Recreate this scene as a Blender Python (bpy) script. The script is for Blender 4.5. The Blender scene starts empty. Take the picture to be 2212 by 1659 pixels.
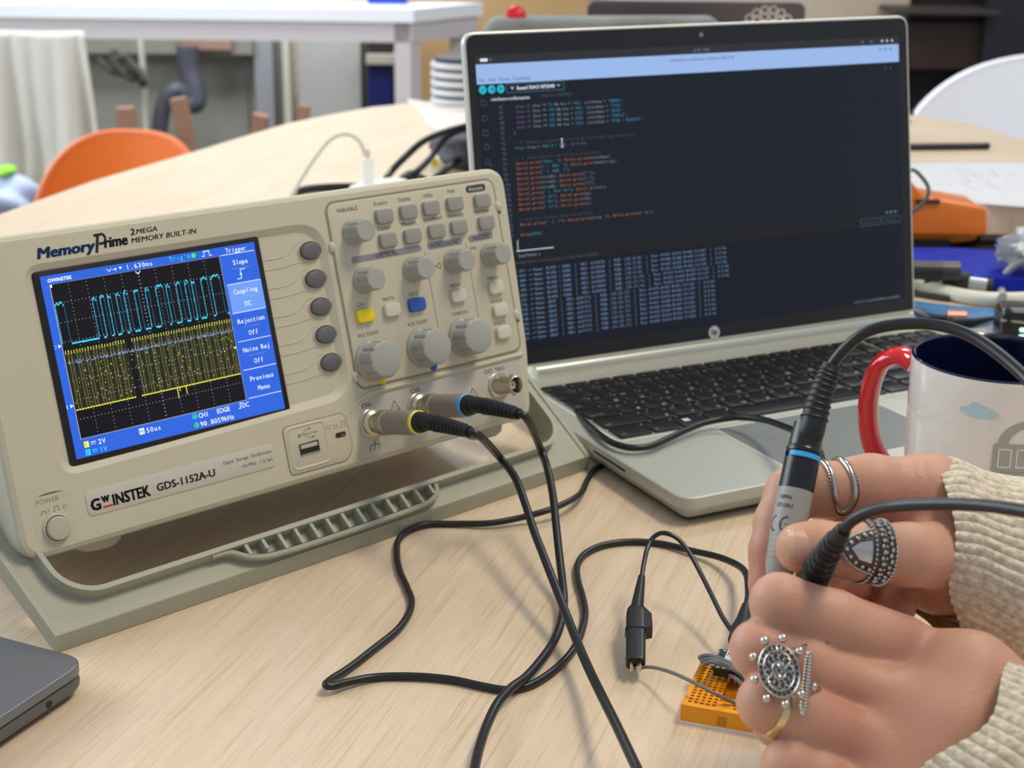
import bpy, bmesh, math, random
import numpy as np
from mathutils import Matrix, Vector
random.seed(7)
SC = bpy.context.scene
COL = SC.collection
MM = 0.001
PI = math.pi
# ------------------------------------------------------------------ camera (solved from the instrument face and the keyboard grid; mm)
FPX, CAMH, PITCH, ROLL = 3365.0, 334.8, 0.316, 0.010
W, H = 2212.0, 1659.0
CR = np.array(Matrix.Rotation(PI/2-PITCH, 3, 'X') @ Matrix.Rotation(ROLL, 3, 'Z'))
CC = np.array([0, 0, CAMH])
cd = bpy.data.cameras.new('camera'); camera = bpy.data.objects.new('camera', cd); COL.objects.link(camera)
camera.matrix_world = Matrix.Translation(Vector((0, 0, CAMH*MM))) @ Matrix(CR.tolist()).to_4x4()
cd.sensor_fit = 'HORIZONTAL'; cd.sensor_width = 36.0; cd.lens = FPX/W*36.0
cd.clip_start = 0.02; cd.clip_end = 60
cd.dof.use_dof = True; cd.dof.focus_distance = 0.655; cd.dof.aperture_fstop = 18.0; cd.dof.aperture_blades = 0
SC.camera = camera
SC.view_settings.view_transform = 'Standard'; SC.view_settings.look = 'None'
SC.view_settings.gamma = 1; SC.view_settings.use_curve_mapping = False
SC.view_settings.exposure = 0.0
# ------------------------------------------------------------------ light
world = bpy.data.worlds.new('world'); SC.world = world; world.use_nodes = True
wn = world.node_tree.nodes['Background']; wn.inputs[0].default_value = (0.80, 0.86, 1.0, 1); wn.inputs[1].default_value = 0.52

def area(name, loc, target, sx, sy, power, col):
    l = bpy.data.lights.new(name, 'AREA'); l.shape = 'RECTANGLE'; l.size = sx; l.size_y = sy; l.energy = power; l.color = col
    o = bpy.data.objects.new(name, l); COL.objects.link(o); o.location = loc
    o.rotation_euler = (Vector(target)-Vector(loc)).to_track_quat('-Z', 'Y').to_euler()
    return o
area('window_light', (-2.6, 1.9, 1.3), (0, 1.6, 0), 2.6, 1.5, 75, (0.86, 0.94, 1.0))
area('ceiling_lamp', (0.9, 0.75, 2.0), (0.1, 0.75, 0), 0.8, 0.4, 26, (1.0, 0.86, 0.66))
area('ceiling_lamp', (-0.8, 3.9, 1.6), (-0.8, 4.1, 0), 1.2, 0.5, 48, (0.93, 0.97, 1.0))
area('ceiling_lamp', (1.3, 2.9, 2.0), (1.2, 3.0, 0), 1.2, 0.5, 24, (0.97, 0.98, 1.0))

# ------------------------------------------------------------------ unprojection helpers: turn a pixel into a point of the place (mm)
def ray(u, v): return CR @ np.array([(u-W/2)/FPX, -(v-H/2)/FPX, -1.0])
def at(u, v, d): return CC + ray(u, v)*d                     # d = distance along the optical axis
def pz(u, v, z=0.0):
    r = ray(u, v); return CC + r*((z-CAMH)/r[2])
def py(u, v, Y):
    r = ray(u, v); return CC + r*(Y/r[1])
# ------------------------------------------------------------------ materials
def lin(c):
    if isinstance(c, str): c = tuple(int(c[i:i+2], 16)/255 for i in (0, 2, 4))
    return tuple((x/12.92 if x <= 0.04045 else ((x+0.055)/1.055)**2.4) for x in c) + (1,)
MATS = {}
def mat(name, col, rough=0.5, metal=0.0, spec=0.5, var=0.0, vscale=40.0, bump=0.0, bscale=400.0, emit=None, estr=1.0, alpha=None, trans=0.0, sss=0.0, coat=0.0):
    if name in MATS: return MATS[name]
    m = bpy.data.materials.new(name); m.use_nodes = True; nt = m.node_tree; b = nt.nodes['Principled BSDF']
    c = lin(col)
    b.inputs['Base Color'].default_value = c; b.inputs['Roughness'].default_value = rough; b.inputs['Metallic'].default_value = metal
    b.inputs['Specular IOR Level'].default_value = spec
    b.inputs['Coat Weight'].default_value = coat
    tc = nt.nodes.new('ShaderNodeTexCoord')
    if var:
        n = nt.nodes.new('ShaderNodeTexNoise'); n.inputs['Scale'].default_value = vscale; n.inputs['Detail'].default_value = 4
        nt.links.new(tc.outputs['Object'], n.inputs['Vector'])
        r = nt.nodes.new('ShaderNodeValToRGB'); r.color_ramp.elements[0].position = 0.3; r.color_ramp.elements[1].position = 0.7
        r.color_ramp.elements[0].color = tuple(x*(1-var) for x in c[:3])+(1,); r.color_ramp.elements[1].color = tuple(min(1, x*(1+var)) for x in c[:3])+(1,)
        nt.links.new(n.outputs['Fac'], r.inputs['Fac']); nt.links.new(r.outputs['Color'], b.inputs['Base Color'])
    if bump:
        n2 = nt.nodes.new('ShaderNodeTexNoise'); n2.inputs['Scale'].default_value = bscale; n2.inputs['Detail'].default_value = 3
        nt.links.new(tc.outputs['Object'], n2.inputs['Vector'])
        bp = nt.nodes.new('ShaderNodeBump'); bp.inputs['Strength'].default_value = bump; bp.inputs['Distance'].default_value = 0.0004
        nt.links.new(n2.outputs['Fac'], bp.inputs['Height']); nt.links.new(bp.outputs['Normal'], b.inputs['Normal'])
    if emit is not None:
        b.inputs['Emission Color'].default_value = lin(emit); b.inputs['Emission Strength'].default_value = estr
    if sss:
        b.inputs['Subsurface Weight'].default_value = sss; b.inputs['Subsurface Radius'].default_value = (0.006, 0.0025, 0.0012); b.inputs['Subsurface Scale'].default_value = 0.6
    if trans: b.inputs['Transmission Weight'].default_value = trans
    MATS[name] = m
    return m
def emi(name, col, s=1.0):
    if name in MATS: return MATS[name]
    m = mat(name, '050507', 0.25, spec=0.3, emit=col, estr=s); return m
# ------------------------------------------------------------------ mesh builder (mm)
class MB:
    def __init__(s): s.v = []; s.f = []; s.m = []
    def add(s, vs, fs, mi=0, M=None):
        o = len(s.v)
        if M is not None:
            M = Matrix(M); vs = [tuple(M @ Vector(v)) for v in vs]
        s.v.extend([tuple(float(x) for x in v) for v in vs]); s.f.extend([tuple(i+o for i in f) for f in fs]); s.m.extend([mi]*len(fs))
        return s
    def box(s, x0, x1, y0, y1, z0, z1, mi=0, M=None):
        v = [(x, y, z) for z in (z0, z1) for y in (y0, y1) for x in (x0, x1)]
        f = [(0, 2, 3, 1), (4, 5, 7, 6), (0, 1, 5, 4), (2, 6, 7, 3), (0, 4, 6, 2), (1, 3, 7, 5)]
        return s.add(v, f, mi, M)
    def prism(s, poly, z0, z1, bev=0.0, steps=3, mi=0, M=None, bot=False, cap=True):
        """poly CCW in xy, extruded z0..z1, rounded top (and bottom) rim"""
        rings = []
        if bot and bev:
            for k in range(steps+1):
                a = PI/2*k/steps; rings.append((bev*(1-math.sin(a)), z0+bev*(1-math.cos(a))))
        else: rings.append((0, z0))
        if bev:
            for k in range(steps+1):
                a = PI/2*k/steps; rings.append((bev*(1-math.cos(a)), z1-bev*(1-math.sin(a))))
        else: rings.append((0, z1))
        n = len(poly); vs = []; fs = []
        for ins, z in rings:
            for p in offset(poly, ins): vs.append((p[0], p[1], z))
        for r in range(len(rings)-1):
            for i in range(n):
                j = (i+1) % n; fs.append((r*n+i, r*n+j, (r+1)*n+j, (r+1)*n+i))
        if cap:
            fs.append(tuple(range((len(rings)-1)*n, len(rings)*n))); fs.append(tuple(reversed(range(n))))
        return s.add(vs, fs, mi, M)
    def ring(s, A, B, mi=0, M=None):
        """strip between two equal loops of 3D points"""
        n = len(A); return s.add(list(A)+list(B), [(i, (i+1) % n, n+(i+1) % n, n+i) for i in range(n)], mi, M)
    def lathe(s, prof, seg=32, mi=0, M=None, a0=0.0, a1=2*PI):
        full = abs(a1-a0-2*PI) < 1e-6; n = seg if full else seg+1; vs = []; fs = []
        for r, z in prof:
            for k in range(n):
                a = a0+(a1-a0)*k/seg; vs.append((r*math.cos(a), r*math.sin(a), z))
        for i in range(len(prof)-1):
            for k in range(seg):
                k2 = (k+1) % n; fs.append((i*n+k, i*n+k2, (i+1)*n+k2, (i+1)*n+k))
        return s.add(vs, fs, mi, M)
    def tube(s, pts, r, seg=12, mi=0, closed=False, smooth=True, sub=8, M=None, flat=1.0):
        P, Rr = path(pts, r, sub if smooth else 1, closed); n = len(P); vs = []; fs = []
        T = []
        for i in range(n):
            a = P[(i-1) % n] if (closed or i > 0) else P[i]; b = P[(i+1) % n] if (closed or i < n-1) else P[i]
            t = b-a; T.append(t/(np.linalg.norm(t)+1e-9))
        up = np.array([0, 0, 1.0]) if abs(T[0][2]) < 0.9 else np.array([1.0, 0, 0])
        N = np.cross(T[0], up); N /= np.linalg.norm(N)
        for i in range(n):
            N = N-T[i]*np.dot(N, T[i]); N /= np.linalg.norm(N)+1e-9; B = np.cross(T[i], N)
            for k in range(seg):
                a = 2*PI*k/seg; vs.append(P[i]+N*math.cos(a)*Rr[i]+B*math.sin(a)*Rr[i]*flat)
        m = n if closed else n-1
        for i in range(m):
            for k in range(seg):
                i2 = (i+1) % n; k2 = (k+1) % seg; fs.append((i*seg+k, i*seg+k2, i2*seg+k2, i2*seg+k))
        if not closed:
            fs.append(tuple(reversed(range(seg)))); fs.append(tuple((n-1)*seg+k for k in range(seg)))
        return s.add(vs, fs, mi, M)
    def ball(s, c, r, seg=12, mi=0, sc=(1, 1, 1)):
        rings = seg//2; vs = []; fs = []
        for i in range(rings+1):
            th = PI*i/rings
            for k in range(seg):
                a = 2*PI*k/seg; vs.append((c[0]+r*sc[0]*math.sin(th)*math.cos(a), c[1]+r*sc[1]*math.sin(th)*math.sin(a), c[2]+r*sc[2]*math.cos(th)))
        for i in range(rings):
            for k in range(seg):
                k2 = (k+1) % seg; fs.append((i*seg+k, (i+1)*seg+k, (i+1)*seg+k2, i*seg+k2))
        return s.add(vs, fs, mi)
    def torus(s, R, r, seg=40, ts=10, mi=0, M=None, sx=1.0, sy=1.0):
        vs = []; fs = []
        for i in range(seg):
            a = 2*PI*i/seg
            for k in range(ts):
                b = 2*PI*k/ts; q = R+r*math.cos(b); vs.append((q*math.cos(a)*sx, q*math.sin(a)*sy, r*math.sin(b)))
        for i in range(seg):
            for k in range(ts):
                fs.append((i*ts+k, ((i+1) % seg)*ts+k, ((i+1) % seg)*ts+(k+1) % ts, i*ts+(k+1) % ts))
        return s.add(vs, fs, mi, M)
    def quad(s, x0, y0, x1, y1, z=0.0, mi=0, M=None): return s.add([(x0, y0, z), (x1, y0, z), (x1, y1, z), (x0, y1, z)], [(0, 1, 2, 3)], mi, M)
    def line(s, x0, y0, x1, y1, w, z=0.0, mi=0, M=None):
        dx, dy = x1-x0, y1-y0; L = math.hypot(dx, dy)+1e-9; nx, ny = -dy/L*w/2, dx/L*w/2
        return s.add([(x0-nx, y0-ny, z), (x1-nx, y1-ny, z), (x1+nx, y1+ny, z), (x0+nx, y0+ny, z)], [(0, 1, 2, 3)], mi, M)
    def pline(s, pts, w, z=0.0, mi=0, M=None):
        for a, b in zip(pts[:-1], pts[1:]): s.line(a[0], a[1], b[0], b[1], w, z, mi, M)
        return s
    def disc(s, x, y, r, z=0.0, mi=0, M=None, n=20, r0=None):
        if r0 is None: return s.add([(x+r*math.cos(2*PI*k/n), y+r*math.sin(2*PI*k/n), z) for k in range(n)], [tuple(range(n))], mi, M)
        A = [(x+r0*math.cos(2*PI*k/n), y+r0*math.sin(2*PI*k/n), z) for k in range(n)]; B = [(x+r*math.cos(2*PI*k/n), y+r*math.sin(2*PI*k/n), z) for k in range(n)]
        return s.ring(B, A, mi, M)
    def text(s, t, x, y, size, z=0.0, mi=0, M=None, bold=0.0, sx=1.0, shear=0.0, align='l', mono=None, rot=0.0):
        """lettering laid flat in the xy plane, baseline at y, cap height about 0.73*size"""
        if mono is not None:
            for i, ch in enumerate(t):
                if ch == ' ': continue
                gv, gf, w = glyph(ch)
                k = min(1.0, mono/size/max(w, 0.05)*0.92)
                for dx in ((0,) if bold < .003 else (-bold, bold)): s.add([(x+(i+0.5)*mono+(p[0]+dx-w/2)*size*k, y+p[1]*size, z) for p in gv], gf, mi, M)
            return s
        gv, gf, w = glyph(t)
        ox = {'l': 0, 'c': -w/2, 'r': -w}[align]
        c, sn = math.cos(rot), math.sin(rot)
        for dx, dy in ([(0, 0)] if bold < .003 else [(-bold*.8, 0), (bold*.8, 0)] if bold < .02 else [(-bold, -bold*.6), (bold, -bold*.6), (bold, bold*.6), (-bold, bold*.6), (0, 0)]):
            vs = []
            for p in gv:
                a = (p[0]+dx+ox+p[1]*shear)*size*sx; b = (p[1]+dy)*size; vs.append((x+a*c-b*sn, y+a*sn+b*c, z))
            s.add(vs, gf, mi, M)
        return s
    def build(s, name, mats, parent=None, world=False, ang=0.6, smooth=True):
        me = bpy.data.meshes.new(name)
        vs = np.array(s.v, dtype=float).reshape(-1, 3)
        if world and parent is not None:
            inv = np.array(parent.matrix_basis.inverted()) if parent.parent is None else np.array((parent.parent.matrix_basis @ parent.matrix_basis).inverted())
            vs = (np.c_[vs*MM, np.ones(len(vs))] @ inv.T)[:, :3]
        else: vs = vs*MM
        me.from_pydata([tuple(v) for v in vs], [], s.f)
        if not isinstance(mats, (list, tuple)): mats = [mats]
        for m in mats: me.materials.append(m)
        me.polygons.foreach_set('material_index', s.m)
        me.update()
        if smooth:
            me.polygons.foreach_set('use_smooth', [len(p.vertices) < 9 for p in me.polygons]); me.set_sharp_from_angle(angle=ang)
        o = bpy.data.objects.new(name, me); COL.objects.link(o)
        if parent is not None: o.parent = parent
        return o
def offset(poly, d):
    if abs(d) < 1e-9: return [tuple(p) for p in poly]
    n = len(poly); out = []
    for i in range(n):
        a, b, c = poly[i-1], poly[i], poly[(i+1) % n]
        e1 = (b[0]-a[0], b[1]-a[1]); e2 = (c[0]-b[0], c[1]-b[1]); l1 = math.hypot(*e1)+1e-9; l2 = math.hypot(*e2)+1e-9
        n1 = (-e1[1]/l1, e1[0]/l1); n2 = (-e2[1]/l2, e2[0]/l2); mx, my = n1[0]+n2[0], n1[1]+n2[1]; q = mx*mx+my*my
        if q < 1e-6: mx, my, q = n1[0], n1[1], 1
        k = min(2*d/q, 3*abs(d)) if d > 0 else max(2*d/q, -3*abs(d)); out.append((b[0]+mx*k, b[1]+my*k))
    return out
def rr(x0, y0, x1, y1, r, n=6):
    out = []
    for cx, cy, a in ((x1-r, y0+r, -PI/2), (x1-r, y1-r, 0), (x0+r, y1-r, PI/2), (x0+r, y0+r, PI)):
        for k in range(n+1):
            t = a+PI/2*k/n; out.append((cx+r*math.cos(t), cy+r*math.sin(t)))
    return out
def roundpoly(pts, rs, n=5):
    """polygon with rounded corners, CCW; rs a radius per corner"""
    out = []; m = len(pts)
    for i in range(m):
        a, b, c = np.array(pts[i-1], float), np.array(pts[i], float), np.array(pts[(i+1) % m], float); r = rs[i] if isinstance(rs, (list, tuple)) else rs
        u = (a-b)/np.linalg.norm(a-b); w = (c-b)/np.linalg.norm(c-b)
        for k in range(n+1):
            t = k/n; p = (1-t)**2*(b+u*r)+2*t*(1-t)*b+t*t*(b+w*r); out.append(tuple(p))
    return out
def path(pts, r, sub, closed=False):
    P = np.array(pts, float); n = len(P); R = np.array(r if isinstance(r, (list, tuple, np.ndarray)) else [r]*n, float)
    if sub <= 1 or n < 3: return P, R
    out = []; ro = []; m = n if closed else n-1
    for i in range(m):
        g = (lambda k: k % n) if closed else (lambda k: min(max(k, 0), n-1))
        p0, p1, p2, p3 = P[g(i-1)], P[g(i)], P[g(i+1)], P[g(i+2)]
        d1 = max(np.linalg.norm(p1-p0), 1e-6)**0.5; d2 = max(np.linalg.norm(p2-p1), 1e-6)**0.5; d3 = max(np.linalg.norm(p3-p2), 1e-6)**0.5
        m1 = (p2-p1) if g(i-1) == g(i) else (p1-p0)/d1-(p2-p0)/(d1+d2)+(p2-p1)/d2
        m2 = (p2-p1) if g(i+2) == g(i+1) else (p2-p1)/d2-(p3-p1)/(d2+d3)+(p3-p2)/d3
        if g(i-1) != g(i): m1 = m1*d2
        if g(i+2) != g(i+1): m2 = m2*d2
        for k in range(sub):
            t = k/sub; t2, t3 = t*t, t*t*t
            out.append((2*t3-3*t2+1)*p1+(t3-2*t2+t)*m1+(-2*t3+3*t2)*p2+(t3-t2)*m2); ro.append(R[g(i)]*(1-t)+R[g(i+1)]*t)
    if not closed: out.append(P[-1]); ro.append(R[-1])
    return np.array(out), np.array(ro)
GL = {}
def glyph(t, bold=0.0):
    k = (t, bold)
    if k in GL: return GL[k]
    c = bpy.data.curves.new('t', 'FONT'); c.body = t; c.size = 1.0; c.resolution_u = 2; c.offset = bold
    o = bpy.data.objects.new('t', c); me = o.to_mesh()
    vs = [(v.co.x, v.co.y) for v in me.vertices]; fs = [tuple(p.vertices) for p in me.polygons]
    o.to_mesh_clear(); bpy.data.objects.remove(o); bpy.data.curves.remove(c)
    x0 = min([v[0] for v in vs] or [0]); w = max([v[0] for v in vs] or [0])-x0
    vs = [(v[0]-x0, v[1]) for v in vs]
    GL[k] = (vs, fs, w); return GL[k]
# ------------------------------------------------------------------ scene objects
def tag(o, label=None, cat=None, group=None, kind=None):
    if label: o['label'] = label
    if cat: o['category'] = cat
    if group: o['group'] = group
    if kind: o['kind'] = kind
    return o
def thing(name, label, cat, loc=(0, 0, 0), M=None, group=None):
    o = bpy.data.objects.new(name, None); COL.objects.link(o); o.empty_display_size = 0.02
    T = Matrix.Translation(Vector([float(x)*MM for x in loc]))
    o.matrix_basis = T if M is None else T @ M.to_4x4()
    return tag(o, label, cat, group)
def part(mb, name, mats, parent, label=None, world=False, **k):
    o = mb.build(name, mats, parent, world, **k)
    if label: o['label'] = label
    return o
def frame3(o, x, y, z):
    """4x4 from origin and axes (mm)"""
    m = Matrix.Identity(4)
    for i in range(3): m[i][0] = x[i]; m[i][1] = y[i]; m[i][2] = z[i]; m[i][3] = o[i]
    return m
def nrm(v): v = np.array(v, float); return v/np.linalg.norm(v)
def axisM(o, z, xh=(1, 0, 0)):
    z = nrm(z); x = np.array(xh, float); x = x-z*np.dot(x, z)
    if np.linalg.norm(x) < 1e-3: x = np.array([0, 1.0, 0])-z*z[1]
    x = nrm(x); return frame3(o, x, np.cross(z, x), z)
# ================================================================== ROOM
def wood(name, c1, c2, ang, rough=0.42, sc=1.0):
    m = bpy.data.materials.new(name); m.use_nodes = True; nt = m.node_tree; b = nt.nodes['Principled BSDF']; L = nt.links.new
    tc = nt.nodes.new('ShaderNodeTexCoord')
    r1 = nt.nodes.new('ShaderNodeMapping'); r1.inputs['Rotation'].default_value = (0, 0, -ang); L(tc.outputs['Object'], r1.inputs['Vector'])
    def noise(sx, sy, det, dist, lo, hi, pos, rgh=0.6):
        mp = nt.nodes.new('ShaderNodeMapping'); mp.inputs['Scale'].default_value = (sx*sc, sy*sc, 1); L(r1.outputs['Vector'], mp.inputs['Vector'])
        n = nt.nodes.new('ShaderNodeTexNoise'); n.inputs['Scale'].default_value = 1; n.inputs['Detail'].default_value = det; n.inputs['Distortion'].default_value = dist; n.inputs['Roughness'].default_value = rgh
        L(mp.outputs['Vector'], n.inputs['Vector'])
        r = nt.nodes.new('ShaderNodeValToRGB'); r.color_ramp.elements[0].position = pos[0]; r.color_ramp.elements[1].position = pos[1]
        r.color_ramp.elements[0].color = lo; r.color_ramp.elements[1].color = hi; L(n.outputs['Fac'], r.inputs['Fac']); return r.outputs['Color']
    a = noise(5, 130, 5, 0.4, lin(c2), lin(c1), (0.30, 0.62))
    s = noise(11, 520, 4, 0.4, (0.84, 0.77, 0.69, 1), (1, 1, 1, 1), (0.34, 0.46))
    g = noise(60, 1500, 3, 0.2, (0.93, 0.91, 0.89, 1), (1, 1, 1, 1), (0.35, 0.6))
    big = noise(2.5, 9, 2, 0.5, (0.955, 0.94, 0.925, 1), (1, 1, 1, 1), (0.35, 0.65))
    out = a
    for q, f in ((s, 0.75), (g, 1.0), (big, 1.0)):
        mx = nt.nodes.new('ShaderNodeMix'); mx.data_type = 'RGBA'; mx.blend_type = 'MULTIPLY'; mx.inputs[0].default_value = f
        L(out, mx.inputs[6]); L(q, mx.inputs[7]); out = mx.outputs[2]
    L(out, b.inputs['Base Color']); b.inputs['Roughness'].default_value = rough; b.inputs['Specular IOR Level'].default_value = 0.45
    return m
M_TABLE = wood('maple_laminate', 'e4d3b9', 'dbc8aa', math.radians(72))
M_TABLE2 = wood('maple_laminate_board', 'dccdb6', 'd2c0a4', math.radians(8))
# floor and back wall
tag(MB().box(-4200, 3600, -900, 5200, -760, -750).build('floor', mat('floor_lino', '6d6a62', 0.5, var=0.1, vscale=3)), kind='structure')
tag(MB().box(-4200, 3600, 5200, 5260, -750, 1900).build('wall_back', mat('wall_paint', 'c9bda8', 0.8, var=0.03, vscale=2)), kind='structure')

# main table
left = [(-700, -300), (-700, 300), (-640, 1000), (-526, 1568), (-508.6, 1638), (-479, 1754), (-407, 1945), (-372, 2047), (-320, 2192), (-277, 2270), (-218, 2360), (-165, 2403), (-83, 2465), (60, 2500), (240, 2480), (330, 2400), (345, 2250), (420, 1700), (700, 1500), (900, 1300), (980, 900), (980, -300)]
poly = list(reversed(left))
t = thing('work_table', 'large maple laminate table with a rounded end carrying the oscilloscope', 'table', (0, 900, -750))
tt = MB().prism(poly, -26, 0, 2.0, 2); part(tt, 'tabletop', M_TABLE, t, world=True)
M_LEG = mat('table_leg_metal', 'b9b9b8', 0.4, 0.3)
for x, y in ((-560, 1300), (-560, 100), (760, 1100), (760, 100), (60, 2250)):
    part(MB().box(x-20, x+20, y-20, y+20, -750, -26), 'leg', M_LEG, t, world=True)

# white worktable at the back
MW = mat('white_laminate', 'f2f5f7', 0.35, var=0.01); MWM = mat('white_metal', 'cfc9c9', 0.4)
c = pz(893, 20, 0); dx = nrm(pz(0, 9, 0)-c); dx = np.array([dx[0], dx[1], 0]); dy = nrm(pz(1020, 8, 0)-c); dy = nrm(np.array([dy[0], dy[1], 0]))
Mt = frame3((0, 0, 0), dx, dy, (0, 0, 1))
t = thing('white_worktable', 'long white worktable with grey metal frame behind the main table', 'table', (c[0], c[1], -750))
def wt(mb): mb.v = [tuple(np.array(c)*[1, 1, 0]+dx*v[0]+dy*v[1]+np.array([0, 0, v[2]])) for v in mb.v]; return mb
part(wt(MB().box(0, 1900, 0, 300, -34, 0)), 'tabletop', MW, t, world=True)
part(wt(MB().box(10, 1880, 8, 30, -86, -34).box(10, 34, 30, 290, -86, -34)), 'apron', MWM, t, world=True)
for a, b_ in ((14, 8), (20, 250), (1850, 8), (1850, 250)):
    part(wt(MB().box(a, a+42, b_, b_+42, -750, -34)), 'leg', MWM, t, world=True)

# things lying on the white worktable
def boxthing(name, label, cat, u0, u1, Y, zb, zt, dep, m, group=None, bev=4):
    a = py(u0, 30, Y); b = py(u1, 30, Y); x0, x1 = a[0], b[0]
    o = MB().prism(rr(x0-(x0+x1)/2, -dep/2, x1-(x0+x1)/2, dep/2, bev*1.5, 3), 0, zt-zb, bev, 2).build(name, m); o.location = ((x0+x1)/2*MM, Y*MM, zb*MM)
    return tag(o, label, cat, group)
boxthing('tool_case', 'blue plastic case lying on the white worktable', 'case', 796, 880, 4330, 0, 60, 60, mat('blue_plastic', '1d3fa8', 0.4))
boxthing('component_tray', 'pale tray of parts on the white worktable left of the blue case', 'tray', 580, 745, 4420, 0, 34, 90, mat('pale_tray', 'd8d6cf', 0.5))

# cabinets, panels and pipes under and behind the white worktable
def wallbox(name, label, cat, u0, u1, v0, v1, Y, dep, m, zb=None, group=None):
    a = py(u0, v0, Y); b = py(u1, v1, Y); zb = b[2] if zb is None else zb
    o = MB().prism(rr(-(b[0]-a[0])/2, 0, (b[0]-a[0])/2, dep, 3, 2), 0, a[2]-zb, 2, 1).build(name, m); o.location = ((a[0]+b[0])/2*MM, Y*MM, zb*MM)
    return tag(o, label, cat, group)
M_PANEL = mat('panel_grey', '77776e', 0.6, var=0.05, vscale=4)
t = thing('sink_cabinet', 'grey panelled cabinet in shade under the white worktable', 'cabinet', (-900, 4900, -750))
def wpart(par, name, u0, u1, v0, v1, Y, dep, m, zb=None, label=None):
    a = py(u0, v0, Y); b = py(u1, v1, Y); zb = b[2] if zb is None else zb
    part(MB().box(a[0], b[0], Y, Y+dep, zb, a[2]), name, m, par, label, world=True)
wpart(t, 'back_panel', 60, 640, 20, 420, 4960, 20, mat('panel_lightened', '9a9a8f', 0.7, var=0.08, vscale=3), zb=-750)  # panel colour lightened to make up for light the worktable blocks
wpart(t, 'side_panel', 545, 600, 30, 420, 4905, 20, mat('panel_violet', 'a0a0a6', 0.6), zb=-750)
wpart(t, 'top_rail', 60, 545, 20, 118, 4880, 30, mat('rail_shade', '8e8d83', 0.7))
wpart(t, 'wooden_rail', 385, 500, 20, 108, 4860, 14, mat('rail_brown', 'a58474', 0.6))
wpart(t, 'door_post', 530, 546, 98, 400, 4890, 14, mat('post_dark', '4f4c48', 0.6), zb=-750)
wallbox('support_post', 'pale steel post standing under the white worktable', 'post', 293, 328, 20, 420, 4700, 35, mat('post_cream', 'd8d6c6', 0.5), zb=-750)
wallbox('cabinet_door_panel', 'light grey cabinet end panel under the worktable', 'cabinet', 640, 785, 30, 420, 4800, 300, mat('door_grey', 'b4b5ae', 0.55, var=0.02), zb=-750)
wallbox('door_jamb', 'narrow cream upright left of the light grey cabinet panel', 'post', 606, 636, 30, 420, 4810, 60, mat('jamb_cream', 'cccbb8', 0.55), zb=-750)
wallbox('storage_box', 'dark blue storage box on the lowest shelf beside the table leg', 'box', 793, 850, 140, 400, 4760, 200, mat('navy_box', '06155c', 0.5), zb=-750)
wallbox('shelf_board', 'cream shelf board above the dark blue storage box', 'shelf', 790, 852, 118, 139, 4740, 260, mat('shelf_cream', 'b5b0a2', 0.5))
wallbox('equipment_case', 'black equipment case on the cream shelf board', 'case', 793, 846, 78, 118, 4770, 200, mat('case_black', '28282a', 0.5))
wallbox('cardboard_carton', 'large tan cardboard carton behind the upright laptop', 'box', 884, 1262, -60, 420, 4700, 420, mat('cardboard', 'b08f62', 0.75, var=0.05, vscale=5), zb=-750)
wallbox('partition_panel', 'beige partition panel behind the dark sticker laptop', 'panel', 1262, 1932, -140, 400, 4760, 60, mat('beige_panel', 'bfae98', 0.7, var=0.03), zb=-750)
t = thing('dark_cabinet', 'dark open cabinet with a brown drawer behind the white chair', 'cabinet', (1700, 4700, -750))
wpart(t, 'back_panel', 1932, 2400, -300, 420, 4800, 20, mat('cab_black', '14100e', 0.6), zb=-750)
wpart(t, 'drawer', 1950, 2150, 48, 150, 4640, 120, mat('cab_brown', '2e1c10', 0.55, var=0.1, vscale=8))
wpart(t, 'shelf', 1932, 2160, 22, 32, 4560, 200, mat('cab_shelf', '3c342e', 0.6))
wpart(t, 'door', 2165, 2420, -300, 420, 4600, 40, mat('cab_door', '1a1b22', 0.45), zb=-750)

# drain pipe and hose coil
t = MB().tube([py(405, 100, 4800), py(408, 150, 4800), py(418, 190, 4790), py(420, 222, 4780), py(400, 220, 4770), py(388, 195, 4760), py(370, 200, 4750), py(352, 235, 4750), py(344, 290, 4750)], [34, 34, 34, 34, 30, 26, 26, 26, 24], 14).build('drain_pipe', mat('pipe_grey', '565862', 0.45))
tag(t, 'dark grey bent drain pipe under the white worktable', 'pipe')
pts = [py(212+40*abs(math.sin(k*0.9))+k*5, 128+28*math.sin(k*1.7)+k*2.5, 4780-8*k) for k in range(16)]
tag(MB().tube(pts, 8, 8).build('hose_coil', mat('hose_dark', '55534c', 0.5)), 'tangled dark hose coil behind the hanging cloth', 'hose')
# stool legs sticking up
ms = mat('stool_wood', 'a07a64', 0.5, var=0.1, vscale=20)
t = thing('wooden_stool', 'upturned wooden stool with four legs pointing up beyond the table edge', 'stool', (py(450, 300, 3900)[0], 3950, -750))
for (u0, v0, u1, v1, Y, w) in ((270, 232, 290, 380, 3700, 20), (385, 212, 425, 400, 3800, 18), (565, 248, 540, 400, 3600, 17), (657, 228, 650, 400, 4000, 14)):
    a = py(u0, v0, Y); b = py(u1, v1, Y); b = a+(b-a)*1.8
    Mx = axisM(b, a-b); L_ = np.linalg.norm(a-b); part(MB().box(-w, w, -w, w, 0, L_, M=Mx), 'leg', ms, t, world=True)
ctr = py(450, 300, 3820); part(MB().prism(rr(ctr[0]-230, 3570, ctr[0]+210, 4060, 60), -640, -600, 8), 'seat', ms, t, world=True)

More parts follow.
